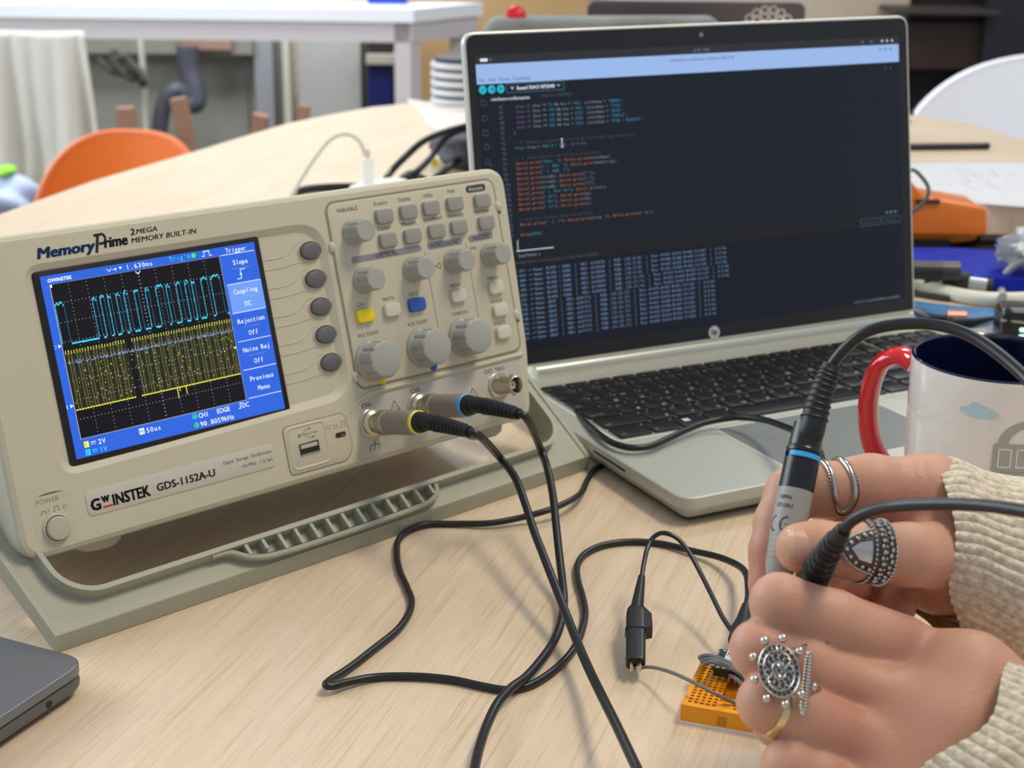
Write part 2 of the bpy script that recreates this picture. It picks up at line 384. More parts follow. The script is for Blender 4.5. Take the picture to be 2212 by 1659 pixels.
# hanging cloth
def cloth():
    a0 = pz(-90, 20, 0); nu, nv = 120, 40; vs = []; fs = []; ztop = -30
    for j in range(nv+1):
        q = j/nv; z = ztop-(700-120*0)*q
        for i in range(nu+1):
            u = i/nu; px = -90+262*u+(q*52 if q < 0.44 else max(23-(q-0.44)*500, -8-(q-.5)*30))*u*u
            a = py(px, 60, 3760); amp = (10+46*q)
            y = 3790+amp*math.sin(u*17+2*math.sin(q*2+u*5))+amp*0.3*math.sin(u*36+q*3)
            zz = z-30*math.sin(u*3.1)*q
            vs.append((a[0], y, zz if j else ztop))
    for j in range(nv):
        for i in range(nu):
            k = j*(nu+1)+i; fs.append((k, k+1, k+nu+2, k+nu+1))
    return MB().add(vs, fs)
o = cloth().build('hanging_cloth', mat('cream_cloth', 'dcd9cd', 0.9, bump=0.6, bscale=160, var=0.05, vscale=6), ang=3)
so = o.modifiers.new('thickness', 'SOLIDIFY'); so.thickness = 0.006
tag(o, 'cream cloth with deep folds hanging from the white worktable', 'cloth')

# crumpled bags on the floor at the far left
def blob(c, s, seed, amp=0.25, n=3, crease=False):
    rnd = random.Random(seed); bm = bmesh.new(); bmesh.ops.create_icosphere(bm, subdivisions=n, radius=1)
    ph = [(rnd.uniform(1.5, 6), rnd.uniform(1.5, 6), rnd.uniform(1.5, 6), rnd.uniform(0, 6)) for _ in range(5)]
    for v in bm.verts:
        k = 1+sum(amp/(i+1)*math.sin(p[0]*v.co.x+p[1]*v.co.y+p[2]*v.co.z+p[3]) for i, p in enumerate(ph))
        if crease: k += .16*(1-2*abs(math.sin(4.3*v.co.x+2.9*v.co.y+1.7*v.co.z+2*math.sin(3*v.co.y))))+.08*(1-2*abs(math.sin(7.1*v.co.y-5.3*v.co.x+3.7*v.co.z)))
        v.co *= k
    vs = [(c[0]+v.co.x*s[0], c[1]+v.co.y*s[1], c[2]+max(v.co.z, -0.85)*s[2]) for v in bm.verts]; fs = [tuple(x.index for x in f.verts) for f in bm.faces]; bm.free()
    return MB().add(vs, fs)
c = py(10, 430, 3300); tag(blob(c, (75, 70, 48), 3, 0.12, 4).build('fabric_bag', mat('pale_blue_fabric', 'b9c6e2', 0.7, var=0.12, vscale=9)), 'pale blue crumpled bag beside the orange chair', 'bag')
c = py(8, 372, 3300); tag(blob(c+np.array([0, 0, 4]), (26, 40, 9), 5, 0.1).build('green_cloth', mat('green_fabric', '8ed83a', 0.7)), 'small bright green cloth on top of the pale blue bag', 'cloth')
c = py(-20, 430, 3300); tag(MB().prism(rr(c[0]-260, 3150, c[0]+150, 3480, 20), -750, c[2]-46, 5).build('low_bench', mat('bench_brown', '6f6258', 0.6)), 'low bench carrying the pale blue bag', 'bench')

# moulded shell chairs
def shell_chair(name, label, cx, cy, ztop, w, hh, yaw, m, mrim, lean=0.18):
    base = (cx, cy, -750)
    R_ = Matrix.Rotation(yaw, 3, 'Z')
    t = thing(name, label, 'chair', base, R_)
    nu, nv = 48, 30; vs = []; fs = []; Z = ztop+750
    def P(a, b_, off=0):     # a -1..1 width, b 0..1 up the back, local frame: x right, y back, z up
        ww = w/2*(1-0.10*(1-b_))
        s = (1-b_**3.6)**(1/2.8) if b_ < 1 else 0
        x = a*ww*(s*0.985+0.015); z = Z-hh+hh*b_
        y = lean*hh*b_-0.16*w*(abs(x)/(w/2))**2*1.0+off
        return (x, y, z)
    for side, off in ((0, 0), (1, 11)):
        for j in range(nv+1):
            b_ = math.sin(PI/2*j/nv)
            for i in range(nu+1): vs.append(P(-1+2*i/nu, b_, off))
    n1 = (nu+1)*(nv+1)
    for j in range(nv):
        for i in range(nu):
            k = j*(nu+1)+i; fs.append((k, k+1, k+nu+2, k+nu+1)); fs.append((n1+k, n1+k+nu+1, n1+k+nu+2, n1+k+1))
    part(MB().add(vs, fs), 'backrest', m, t, ang=2)
    edge = [P(-1, math.sin(PI/2*j/nv), 5.5) for j in range(nv+1)]+[P(1, math.sin(PI/2*j/nv), 5.5) for j in range(nv, -1, -1)]
    part(MB().tube(edge, 6.5, 8, smooth=False), 'rim', mrim, t)
    part(MB().prism(rr(-w*0.46, -w*0.95, w*0.46, 0, 60), Z-hh-18, Z-hh, 6), 'seat', m, t)
    for x in (-1, 1):
        for y in (-0.85, -0.08): part(MB().tube([(x*w*0.36, w*y, Z-hh-18), (x*w*0.42, w*y+(-20 if y < -.5 else 20), 0)], 11, 10, smooth=False), 'leg', M_LEG, t)
    return t
MO = mat('orange_plastic', 'ee7208', 0.45); MOR = mat('orange_rim', 'f0824a', 0.4)
c = py(232, 300, 2330)
shell_chair('shell_chair', 'orange moulded chair tucked beyond the left table edge', c[0]+10, 2330, py(240, 281, 2330)[2]-14, 330, 330, -0.30, MO, MOR)
MCW = mat('white_plastic', 'f4f6f8', 0.4)
c = py(2200, 200, 2900)
shell_chair('shell_chair', 'white moulded chair behind the far right table edge', c[0]+165, 2880, py(2195, 128, 2900)[2], 920, 560, 0.0, MCW, MCW)
# ================================================================== OSCILLOSCOPE (face frame: x right, y up the face, z out of the face; origin at the display's lower left corner)
SX, SY, SZ, SYAW, STILT = -203.87, 681.55, 72.67, 0.7209, 0.2734
RS = Matrix.Rotation(SYAW, 3, 'Z') @ Matrix.Rotation(PI/2-STILT, 3, 'X')
scope = thing('oscilloscope', 'beige benchtop oscilloscope showing cyan and yellow traces on a blue display', 'oscilloscope', (SX, SY, SZ), RS)
def sface(x, y, w=0.0): return np.array(RS @ Vector((x, y, w)))+np.array([SX, SY, SZ])
BEI = 'c5c1aa'
M_B = mat('scope_beige', BEI, 0.55, bump=0.12, bscale=900, var=0.02, vscale=12)
M_B2 = mat('scope_panel', 'c4c0aa', 0.5, bump=0.08, bscale=900)
M_CASE = mat('scope_case', 'cccbc0', 0.5, bump=0.12, bscale=900)
M_INK = mat('ink_dark', '33333a', 0.6); M_INKG = mat('ink_grey', '77747c', 0.6)
OUT = roundpoly([(-35, -41), (276, -39), (282, 0), (286, 106), (-35, 107.5)], [12, 8, 6, 12, 8], 6)
# front bezel: outer shell ring with hole for the display recess
HOLE = roundpoly([(-9.5, -6.5), (156, -2.6), (157.6, 91.6), (-8.5, 92.5)], [10, 16, 18, 10], 9)
def resample(poly, n):
    P = np.array(poly+[poly[0]], float); d = np.r_[0, np.cumsum(np.linalg.norm(np.diff(P, axis=0), axis=1))]
    t = np.linspace(0, d[-1], n, endpoint=False); return [(float(np.interp(a, d, P[:, 0])), float(np.interp(a, d, P[:, 1]))) for a in t]
def byangle(poly, c, n):
    """sample a star-shaped loop at equal directions seen from c, keeping its corners"""
    P = resample(poly, 2000); A = np.array([math.atan2(p[1]-c[1], p[0]-c[0]) for p in P]); o = np.argsort(A); P = np.array(P)[o]; A = A[o]
    t = np.linspace(-PI, PI, n, endpoint=False); return [(float(np.interp(a, A, P[:, 0], period=2*PI)), float(np.interp(a, A, P[:, 1], period=2*PI))) for a in t]
NS = 720; cc_ = (75, 42)
Oi = byangle(offset(OUT, 3.0), cc_, NS); Om = byangle(offset(OUT, 0.9), cc_, NS); Oo = byangle(OUT, cc_, NS); Hh = byangle(HOLE, cc_, NS); Hi = byangle(offset(HOLE, 4.0), cc_, NS)
z = lambda P, h: [(p[0], p[1], h) for p in P]
bz = MB(); FW = 2.6
bz.ring(z(Oi, FW), z(Hh, FW)); bz.ring(z(Hh, FW), z(Hi, 0.0)); bz.ring(z(Om, FW-1.0), z(Oi, FW)); bz.ring(z(Oo, FW-3), z(Om, FW-1.0)); bz.ring(z(Oo, -26), z(Oo, FW-3))
bz.add(z(Hi, 0.0), [tuple(range(NS))])
part(bz, 'front_bezel', M_B, scope, ang=0.5)
# case behind the bezel
CO = offset(OUT, 3.5)
part(MB().prism([(p[0], p[1]) for p in CO], -118, -22, 6, 3, bot=True), 'case', M_CASE, scope)
for x in (0, 245):
    part(MB().lathe([(0, 4), (8, 4), (11, 6), (12, 9), (12, 12), (0, 12)], 28, M=axisM((x+12, -40, -22), (0, 1, 0)) @ Matrix.Translation((0, 0, -11))), 'foot', mat('foot_cream', 'c9c5b4', 0.5), scope)
# display
part(MB().prism(roundpoly([(-3.4, -3), (118.6, -3), (118.6, 89.2), (-3.4, 89.2)], 2.2, 4), -2, 0.9, 0.5, 2), 'display_frame', mat('frame_black', '101116', 0.35), scope)
BL = emi('lcd_blue', '336fee', 1.0); BK = emi('lcd_black', '0d0b12', 0.8); WH = emi('lcd_white', 'dfe9ff', 1.25); GR = emi('lcd_grid', 'b9bccb', 0.9); CY = emi('lcd_cyan', '3fd6ff', 1.1); CYD = emi('lcd_cyan_dim', '2f86b8', 0.75)
YE = emi('lcd_yellow', 'f0f04a', 1.2); OL = emi('lcd_olive', '3a3c1c', 0.8); YD = emi('lcd_yellow_dim', '77773a', 0.7); GN = emi('lcd_green', '3fe04f', 1.2); LB = emi('lcd_pale_blue', '6f9df5', 1.05)
BLS = emi('lcd_blue_line', '244fc4', 0.85); TE = emi('lcd_teal', '35d8b8', 1.0)
s = MB(); I = dict(BL=0, BK=1, WH=2, GR=3, CY=4, CYD=5, YE=6, OL=7, YD=8, GN=9, LB=10, BLS=11, TE=12)
s.quad(0, 0, 115.4, 86.4, 1.0, 0)
k = 0.5
while k < 86: s.quad(0, k, 115.4, k+0.28, 1.01, I['BLS']); k += 1.0
gx0, gx1, gy0, gy1 = 4.0, 94.2, 8.8, 82.2
s.quad(gx0, gy0, gx1, gy1, 1.02, I['BK'])
zt = 1.05
# dotted graticule
for i in range(0, 11):
    x = gx0+(gx1-gx0)*i/10; st = 1.8 if i not in (0, 10) else 0.92; yy = gy0
    while yy <= gy1:
        w = 0.16 if i not in (0, 10) else 0.22
        if i == 5: s.quad(x-0.45, yy-0.12, x+0.45, yy+0.12, zt, I['GR'])
        else: s.quad(x-w, yy-w, x+w, yy+w, zt, I['GR'])
        yy += st
for j in range(0, 9):
    y = gy0+(gy1-gy0)*j/8; st = 1.8 if j not in (0, 8) else 0.92; xx = gx0
    while xx <= gx1:
        if j == 4: s.quad(xx-0.11, y-0.5, xx+0.11, y+0.5, zt, I['GR'])
        else: s.quad(xx-0.17, y-0.17, xx+0.17, y+0.17, zt, I['GR'])
        xx += st
s.line(gx0, gy0, gx1, gy0, 0.22, zt, I['GR']); s.line(gx0, gy0, gx0, gy1, 0.22, zt, I['GR'])
# cyan trace
U = lambda x: 4.7+(x-205)*0.0803
highs = [(205, 255), (437, 460), (487, 510), (535, 552), (590, 612), (640, 662), (708, 732), (782, 802), (852, 898), (922, 944), (990, 1015), (1050, 1072), (1097, 1115), (1163, 1203), (1230, 1292)]
rnd = random.Random(2)
prev = None
for a, b in highs:
    a, b = U(a), U(b)
    n = max(2, int((b-a)/0.5)); 
    for q in range(n):
        h_ = 72.9+rnd.uniform(-0.5, 0.5)-(0.9 if q in (0, n-1) else 0); s.quad(a+(b-a)*q/n, h_-0.38, a+(b-a)*(q+1)/n+0.05, h_+0.38, zt+.01, I['CY'])
    y = 54
    while y < 72.4: s.quad(a-0.35+rnd.uniform(-.12, .12), y, a+0.05, y+0.62, zt+.01, I['CY']); y += 1.0
    s.quad(b-0.02, 54, b+0.22, 72.5, zt+.01, I['CYD'])
    if prev is not None:
        x = prev+0.4
        while x < a-0.7: s.quad(x, 53.4+rnd.uniform(-.25, .25)-0.3, x+0.42, 53.9, zt+.01, I['CY']); x += 0.42
    prev = b
s.quad(93.0, 53.1, 94.2, 53.8, zt, I['CY'])
# yellow trace
s.quad(4.2, 22.8, 93.9, 49.6, 1.03, I['OL'])
x = 4.6; i = 0
while x < 93.6:
    gap = 35.2 < x < 37.8
    if not gap:
        s.quad(x, 23, x+0.42, 49.2, 1.04, I['YD'] if i % 3 else I['BK']); s.quad(x+0.75, 23, x+1.0, 49.2, 1.04, I['BK'])
        s.quad(x, 22.2, x+1.1, 22.75, zt+.02, I['YE']); s.quad(x+0.25, 49.0, x+0.65, 49.5, zt+.02, I['YE']); s.quad(x+0.25, 49.8, x+0.65, 50.3+rnd.uniform(-.1, .4), zt+.02, I['YE'])
        for q in range(3): s.quad(x+rnd.uniform(0, 1), 30+rnd.uniform(-6, 15), x+1.1, 30.3+rnd.uniform(-6, 15)*0, 1.045, I['YD']) if q == 9 else None
    else:
        s.quad(x, 22, x+1.5, 49.8, 1.045, I['BK'])
    x += 1.42; i += 1
x = 5
while x < 93: s.quad(x, 44.2+rnd.uniform(-.5, .5), x+0.5, 44.7+rnd.uniform(-.2, .5), zt+.02, I['LB'] if rnd.random() < .6 else I['GR']); x += 0.8
for _ in range(150):
    x = rnd.uniform(5, 93); y = rnd.uniform(24, 43); s.quad(x, y, x+0.28, y+0.5, zt+.02, I['GR'] if rnd.random() < .4 else I['YE'])
s.quad(57.6, 17.2, 57.95, 22.3, zt, I['YE']); s.quad(59, 20.6, 59.3, 22.3, zt, I['YE']); s.quad(62.4, 18.5, 62.75, 22.4, zt, I['YE'])
# texts on the display
s.text('GWINSTEK', 3.4, 83.2, 2.3, zt, I['WH'], bold=0.03, sx=1.05)
for i, xx in enumerate((35.6,)): s.pline([(33.4, 85), (34.6, 83.6), (35.8, 85)], 0.3, zt, I['WH']); s.pline([(36.3, 84.3), (38.4, 84.3)], 0.3, zt, I['WH']); s.pline([(37.6, 85), (38.4, 84.3), (37.6, 83.6)], 0.3, zt, I['WH'])
s.add([(39.6, 85, zt), (41.4, 85, zt), (40.5, 83.8, zt)], [(0, 2, 1)], I['WH'])
s.text('1.630ms', 43.3, 83.2, 3.2, zt, I['WH'], bold=0.01, mono=2.08)
s.text("Trig'd", 66.6, 83.6, 3.1, zt, I['TE'], bold=0.01, mono=1.95); s.disc(80.2, 84.6, 1.25, zt, I['GN'], n=8)
s.pline([(84.6, 83.4), (86, 83.4), (86, 86), (87, 85.4), (87.7, 86), (88.5, 85.4), (89, 86), (89, 83.4), (90.5, 83.4)], 0.32, zt, I['WH'])
s.pline([(49.1-1.3, 81.6), (49.1, 80.2), (49.1+1.3, 81.6)], 0.4, zt, I['WH'])
mx = 95.6
s.text('Trigger', 98.3, 83.1, 3.3, zt, I['WH'], bold=0.01, mono=1.72); s.line(mx-.5, 82.3, 114.6, 82.3, 0.3, zt, I['WH'])
s.quad(mx, 52.7, 115.4, 67.2, 1.02, I['LB'])
for y in (67.3, 52.7, 38.2, 23.6, 9.2): s.line(mx, y, 115, y, 0.3, zt, I['WH'])
def menu(t1, y1, t2=None, y2=None):
    s.text(t1, 105.5-len(t1)*0.88, y1, 3.5, zt, I['WH'], bold=0.008, mono=1.76)
    if t2: s.text(t2, 105.5-len(t2)*0.95, y2, 3.5, zt, I['WH'], bold=0.008, mono=1.9)
    if t2 or t1 == 'Slope':
        for q in range(10): s.quad(100.4+q*1.05, y1-2.0, 100.9+q*1.05, y1-1.75, zt, I['GR'])
menu('Slope', 76.6); menu('Coupling', 62.0, 'DC', 55.4); menu('Rejection', 47.0, 'Off', 40.6); menu('Noise Rej', 32.4, 'Off', 26.0); menu('Previous', 17.4); menu('Menu', 12.2)
s.pline([(102, 69.4), (104.6, 69.4), (104.6, 74), (107.4, 74)], 0.34, zt, I['WH']); s.add([(103.9, 71.2, zt), (105.3, 71.2, zt), (104.6, 72.6, zt)], [(0, 1, 2)], I['WH'])
s.text('2', 0.2, 52.2, 2.8, zt, I['CY']); s.add([(2.2, 52.4, zt), (2.2, 54.2, zt), (3.8, 53.3, zt)], [(0, 2, 1)], I['WH'])
s.text('1', 0.4, 23.8, 2.8, zt, I['WH']); s.add([(2.2, 24, zt), (2.2, 25.8, zt), (3.8, 24.9, zt)], [(0, 2, 1)], I['WH'])
s.quad(4.2, 80.6, 5.0, 82, zt, I['WH']); s.add([(93.9, 35, zt), (93.9, 36.6, zt), (92.6, 35.8, zt)], [(0, 1, 2)], I['YE'])
s.quad(5, 4.4, 7.4, 7.2, zt, I['YE']); s.text('1', 5.6, 4.8, 2.6, zt+.02, I['BK']); s.quad(8.4, 6.1, 11, 6.5, zt, I['WH'])
for q in range(3): s.quad(8.4+q*.95, 5.2, 9.05+q*.95, 5.5, zt, I['WH'])
s.text('2V', 12, 4.5, 3.4, zt, I['WH'], bold=.01, mono=2.0)
s.quad(5, 0.6, 7.4, 3.4, zt, I['CY']); s.text('2', 5.4, 1.0, 2.6, zt+.02, I['BK']); s.quad(8.4, 2.3, 11, 2.7, zt, I['CY'])
for q in range(3): s.quad(8.4+q*.95, 1.4, 9.05+q*.95, 1.7, zt, I['CY'])
s.text('1V', 12, 0.7, 3.4, zt, I['CY'], bold=.01, mono=2.0)
s.quad(33.6, 4.2, 36.4, 7.2, zt, I['WH']); s.text('M', 33.9, 4.6, 2.8, zt+.02, I['BL'], bold=.01); s.text('50us', 37.2, 4.4, 3.4, zt, I['WH'], bold=.01, mono=2.05)
s.disc(64.2, 6.8, 1.35, zt, I['TE'], n=10); s.text('T', 63.6, 5.9, 2.4, zt+.02, I['BK']); s.text('CH1', 66.2, 5.4, 3.4, zt, I['WH'], bold=.01, mono=1.95); s.text('EDGE', 76.5, 5.4, 3.4, zt, I['WH'], bold=.01, mono=1.95)
s.pline([(89, 5.4), (90.2, 5.4), (90.2, 8), (91.4, 8)], 0.34, zt, I['WH']); s.text('DC', 91.2, 5.4, 3.4, zt, I['WH'], bold=.01, mono=2.0)
s.disc(64.2, 2.4, 1.35, zt, I['TE'], n=10); s.text('f', 63.8, 1.5, 2.4, zt+.02, I['BK']); s.text('90.8059kHz', 66.2, 1.0, 3.5, zt, I['WH'], bold=.01, mono=1.95)
part(s, 'display', [BL, BK, WH, GR, CY, CYD, YE, OL, YD, GN, LB, BLS, TE], scope, 'lit blue display with a cyan pulse train above a dense yellow trace', smooth=False)
# printing on the bezel
d = MB(); zf = FW+0.06
d.text('Memory', 0.3, 94.6, 7.0, zf, 1, bold=0.05, sx=1.2, shear=0.2); d.text('rime', 34.0, 95.0, 7.0, zf, 0, bold=0.05, sx=0.95, shear=0.18)
d.pline([(29.4, 93.2), (31.6, 101.6)], 1.5, zf, 0); d.pline([(29.4, 101.4), (34.3, 101.6), (35.2, 99.4), (34.4, 97.4), (31.4, 97.2)], 1.3, zf, 0)
d.text('2', 48.4, 99.0, 4.3, zf, 1, bold=0.04, sx=1.1, shear=0.15); d.text('MEGA', 51.4, 99.2, 3.3, zf, 0, bold=0.02, sx=1.3, shear=0.2)
d.text('MEMORY BUILT-IN', 48.0, 95.2, 3.5, zf, 0, bold=0.02, sx=1.22, shear=0.2)
part(d, 'lettering', [mat('ink_black', '15151a', 0.5), mat('ink_navy', '1f3f78', 0.5)], scope, smooth=False)
# badge strip
b = MB(); b.prism(rr(-0.5, -27.6, 103.5, -15.6, 3), FW-0.4, FW+0.5, 0.4, 2, 0)
zz = FW+0.56
b.text('G', 1.6, -25.2, 7.6, zz, 1, bold=0.05, sx=0.95); b.text('w', 7.2, -22.6, 6.4, zz, 1, bold=0.045, sx=0.85); b.quad(7.3, -25.3, 12.2, -24.3, zz, 2)
b.text('INSTEK', 12.8, -25.2, 7.4, zz, 1, bold=0.045, sx=0.82); b.text('GDS-1152A-U', 36.0, -24.2, 5.2, zz, 3, bold=0.035, sx=1.05)
b.text('Digital  Storage  Oscilloscope', 101.5, -20.0, 2.35, zz, 3, align='r'); b.text('150 MHz   1 G Sa/s', 101.5, -24.0, 2.35, zz, 3, align='r')
part(b, 'name_badge', [mat('badge_pale', 'c6c4b6', 0.3, coat=0.4), mat('ink_black', '15151a', .5), mat('ink_red', 'b5362c', .5), M_INK], scope, 'pale strip badge with black maker and model lettering')
# power button in its pocket
pk = MB(); P0 = roundpoly([(-26, -37), (-7.5, -37), (-7.5, -12.5), (-13, -11), (-20.5, -11), (-26, -12.5)], [9, 9, 4, 3, 3, 4], 5)
pk.ring(z(P0, FW+0.1), z(offset(P0, -0.8), FW+0.02)); pk.ring(z(offset(P0, 1.0), FW+0.0), z(P0, FW+0.1)); 
pk.add(z(offset(P0, 1.0), FW+0.03), [tuple(range(len(P0)))]); pk.lathe([(6.9, FW), (6.9, FW+0.9), (6.2, FW+1.2), (5.8, FW+0.3)], 32, M=Matrix.Translation((-16.6, -28.6, 0)))
pk.text('POWER', -24.0, -16.2, 3.3, FW+0.1, 1); pk.pline([(-23.4, -20.6), (-22.2, -20.6), (-22.2, -19.6), (-20.4, -19.6), (-20.4, -20.6), (-19.6, -20.6)], .4, FW+.1, 1)
pk.text('I', -18.9, -20.6, 3, FW+0.1, 1); pk.pline([(-17, -20.6), (-16, -20.6), (-16, -18.6), (-14, -18.6), (-14, -20.6), (-13.2, -20.6)], .4, FW+.1, 1); pk.text('O', -12.2, -20.6, 3, FW+.1, 1)
part(pk, 'power_pocket', [M_B2, mat('emboss', '918a78', 0.6)], scope)
part(MB().lathe([(5.6, FW), (5.6, FW+2.6), (5.0, FW+3.2), (0, FW+3.5)], 32, M=Matrix.Translation((-16.6, -28.6, 0))), 'power_button', mat('btn_beige', 'b9b39f', 0.45), scope)
# soft keys and their channels
for i in range(5):
    y = 77.1-14.83*i
    part(MB().lathe([(7.6, 0), (7.6, 0.5), (7.1, 0.9), (6.6, 0.5), (6.6, 0)], 40, M=Matrix.Translation((148, y, 0)) @ Matrix.Diagonal((1, 0.72, 1, 1))), 'soft_key_rim', M_B, scope)
    part(MB().lathe([(6.4, 0), (6.4, 1.4), (5.9, 2.3), (4.6, 2.7), (0, 2.9)], 40, M=Matrix.Translation((148, y, 0)) @ Matrix.Diagonal((1, 0.68, 1, 1))), 'soft_key', mat('key_dark', '616266', 0.45), scope)
    ch = MB()
    for sgn in (1, -1): ch.tube([(119.5, y+sgn*5.4-1.6*0, 0.0), (131, y+sgn*5.2, 0.0), (135, y+sgn*4.4, 0.0), (140, y+sgn*5.1, 0.0), (144, y+sgn*6.0, 0.0), (150, y+sgn*6.0, 0)] if False else [(119.5, y+sgn*2.6-3.4, 0.05), (131, y+sgn*2.6-3.2, 0.05), (136, y+sgn*3.2-2.0, 0.05), (140.5, y+sgn*5.0, 0.05), (145, y+sgn*5.9, 0.05)], 0.34, 6)
    part(ch, 'key_channel', M_B, scope)
# control panel plate
PL = rr(161, 0.9, 275.5, 99.5, 5)
g = MB(); g.prism(PL, FW-0.5, FW+0.75, 0.6, 3); part(g, 'control_plate', M_B2, scope)
gv = MB(); gl = offset(PL, -0.9); gv.ring(z(offset(PL, -1.3), FW+0.02), z(PL, FW+0.02)); part(gv, 'plate_groove', mat('groove', '8e8875', 0.7), scope)
for x, y in ((160.2, 77), (160.2, 7.5), (276.5, 84), (276.5, 21)):
    part(MB().lathe([(3, FW), (2.8, FW+1.1), (1.6, FW+1.9), (0, FW+2.1)], 20, M=Matrix.Translation((x, y, 0)) @ Matrix.Diagonal((0.7, 1, 1, 1))), 'latch_bump', M_B, scope)
ZP = FW+0.75
for x in (277.6,):
    for y in (82, 19): part(MB().box(x-0.5, x+0.5, y-2.4, y+2.4, FW-0.5, FW+0.3), 'latch_slot', mat('slot_black', '1a1a1a', .6), scope)
# printed bars and captions
c = MB(); q = ZP+0.04
def bar(x0, x1, y, h=3.6): c.add([(p[0], p[1], q) for p in rr(x0, y-h/2, x1, y+h/2, h*0.45)], [tuple(range(28))], 1)
bar(170.5, 217.5, 68.3, 3.6); bar(221.5, 246.5, 68.4, 3.9); bar(251, 269, 68.4, 3.9)
c.add([(p[0], p[1], q) for p in rr(255.2, 93.9, 269.6, 98.0, 1.9)], [tuple(range(28))], 2)
z1 = q+0.03
c.text('VERTICAL', 193.5, 67.1, 3.5, z1, 0, bold=.01, align='c'); c.text('HORIZONTAL', 234, 67.1, 3.4, z1, 0, bold=.01, align='c', sx=.92); c.text('TRIGGER', 260, 67.1, 3.4, z1, 0, bold=.01, align='c', sx=.92)
c.text('Autoset', 262.4, 94.9, 3.2, z1, 3, align='c')
for t_, x, y in (('Acquire', 195.5, 95.0), ('Display', 211.8, 95.1), ('Utility', 228.0, 95.2), ('Help', 244.6, 95.6), ('Cursor', 195.0, 81.5), ('Measure', 212, 81.7), ('Save/Recall', 228.5, 82.2), ('Hardcopy', 245, 82.0), ('Run/Stop', 264, 82.0)):
    c.text(t_, x, y, 3.1, q, 0, align='c', sx=.93, bold=.004)
for t_, x, y, sz in (('VARIABLE', 173.5, 94.2, 3.3), ('CH 1', 172, 43.5, 3.0), ('MATH', 189.6, 43.6, 3.0), ('CH 2', 206.6, 43.6, 3.0), ('MENU', 236.2, 43.6, 3.0), ('MENU', 263.4, 43.4, 3.0), ('SINGLE', 263.4, 30.2, 2.9), ('FORCE', 263.2, 17.4, 2.9), ('VOLTS/DIV', 172.6, 27.3, 3.0), ('VOLTS/DIV', 206, 27.6, 3.0), ('TIME/DIV', 236, 27.8, 3.0), ('LEVEL', 253.3, 62.4, 2.2)):
    c.text(t_, x, y, sz, q, 0, align='c', bold=.006, sx=.95)
c.line(219.3, 66, 219.3, 12, 0.45, q, 4); c.line(248.6, 66, 248.6, 14, 0.45, q, 4)
c.pline([(228.3, 58.6), (224.6, 57), (228.3, 55.2), (228.3, 58.6)], 0.4, q, 0)
c.disc(176.6, 2.9, 2.7, q, 5); c.disc(211.6, 3.2, 2.6, q, 6)
part(c, 'panel_printing', [M_INK, mat('bar_mauve', '8b8790', .6), mat('bar_dark', '3a3a40', .6), mat('ink_pale', 'd8d6c8', .6), mat('line_grey', '7b7a80', .6), mat('dot_yellow', 'e6cf12', .5), mat('dot_blue', '2a57b8', .5)], scope, smooth=False)
# buttons
def button(x, y, w, h, m, name='button', label=None):
    mb = MB(); mb.prism([(p[0]+x, p[1]+y) for p in rr(-w/2, -h/2, w/2, h/2, 2.2, 4)], ZP, ZP+2.6, 0.8, 3)
    P_ = [(p[0]+x, p[1]+y) for p in rr(-w/2-.7, -h/2-.7, w/2+.7, h/2+.7, 2.7, 4)]; Q_ = [(p[0]+x, p[1]+y) for p in rr(-w/2-.15, -h/2-.15, w/2+.15, h/2+.15, 2.3, 4)]
    mb.ring(z(P_, ZP+0.02), z(Q_, ZP+0.35), 1)
    o = part(mb, name, [m, M_B2], scope, label); return o
MBG = mat('btn_grey', '94948c', 0.42); MBW = mat('btn_cream', 'cfcab8', 0.42)
for x, y in ((195.8, 88.6), (212.2, 88.9), (228, 89.0), (244.9, 89.2), (264.7, 88.4), (195.4, 75.6), (212.1, 75.6), (229, 76), (244.9, 76), (264.9, 75.8)): button(x, y, 11.2, 8.0, MBG)
button(172.2, 38.4, 11.2, 7.4, mat('btn_yellow', 'e8d414', .4), label='yellow channel one button'); button(190.1, 38.5, 10.6, 7.4, MBW); button(206.9, 38.5, 11.2, 7.4, mat('btn_blue', '2659b4', .4), label='blue channel two button')
for x, y in ((236.3, 38.5), (264, 38.7), (264.2, 25.7), (263.8, 12.8)): button(x, y, 10.4, 7.2, MBW)
# knobs
MK = mat('knob_grey', 'a3a69e', 0.38, coat=0.15)
def knob(x, y, r, h):
    n = 72; lobes = 9; vs = []; fs = []
    prof = [(1.12, 0), (1.12, 0.10), (1.05, 0.16), (1.0, 0.22), (0.98, 0.9), (0.93, 0.97), (0.86, 1.0)]
    for ri, (k, zz) in enumerate(prof):
        for i in range(n):
            a = 2*PI*i/n; sc = 1.0
            if ri >= 3:
                ph = (a*lobes/(2*PI)) % 1.0; sc = 1-0.10*max(0, math.cos(2*PI*(ph-0.5)))**3*(1.0 if ri < 5 else 0.35)
            vs.append((x+r*k*sc*math.cos(a), y+r*k*sc*math.sin(a), ZP+h*zz))
    for ri in range(len(prof)-1):
        for i in range(n): fs.append((ri*n+i, ri*n+(i+1) % n, (ri+1)*n+(i+1) % n, (ri+1)*n+i))
    fs.append(tuple(range((len(prof)-1)*n, len(prof)*n)))
    part(MB().add(vs, fs), 'knob', MK, scope, ang=0.7)
for x, y in ((176.0, 83.0), (177, 56.9), (210.4, 57.6), (239, 57.6), (267.0-1.5, 57.4)): knob(x-1.2, y, 6.3, 12.5)
for x, y in ((172.6, 14.2), (207.2, 14.8), (236.4, 15.2)): knob(x, y, 10.2, 13)
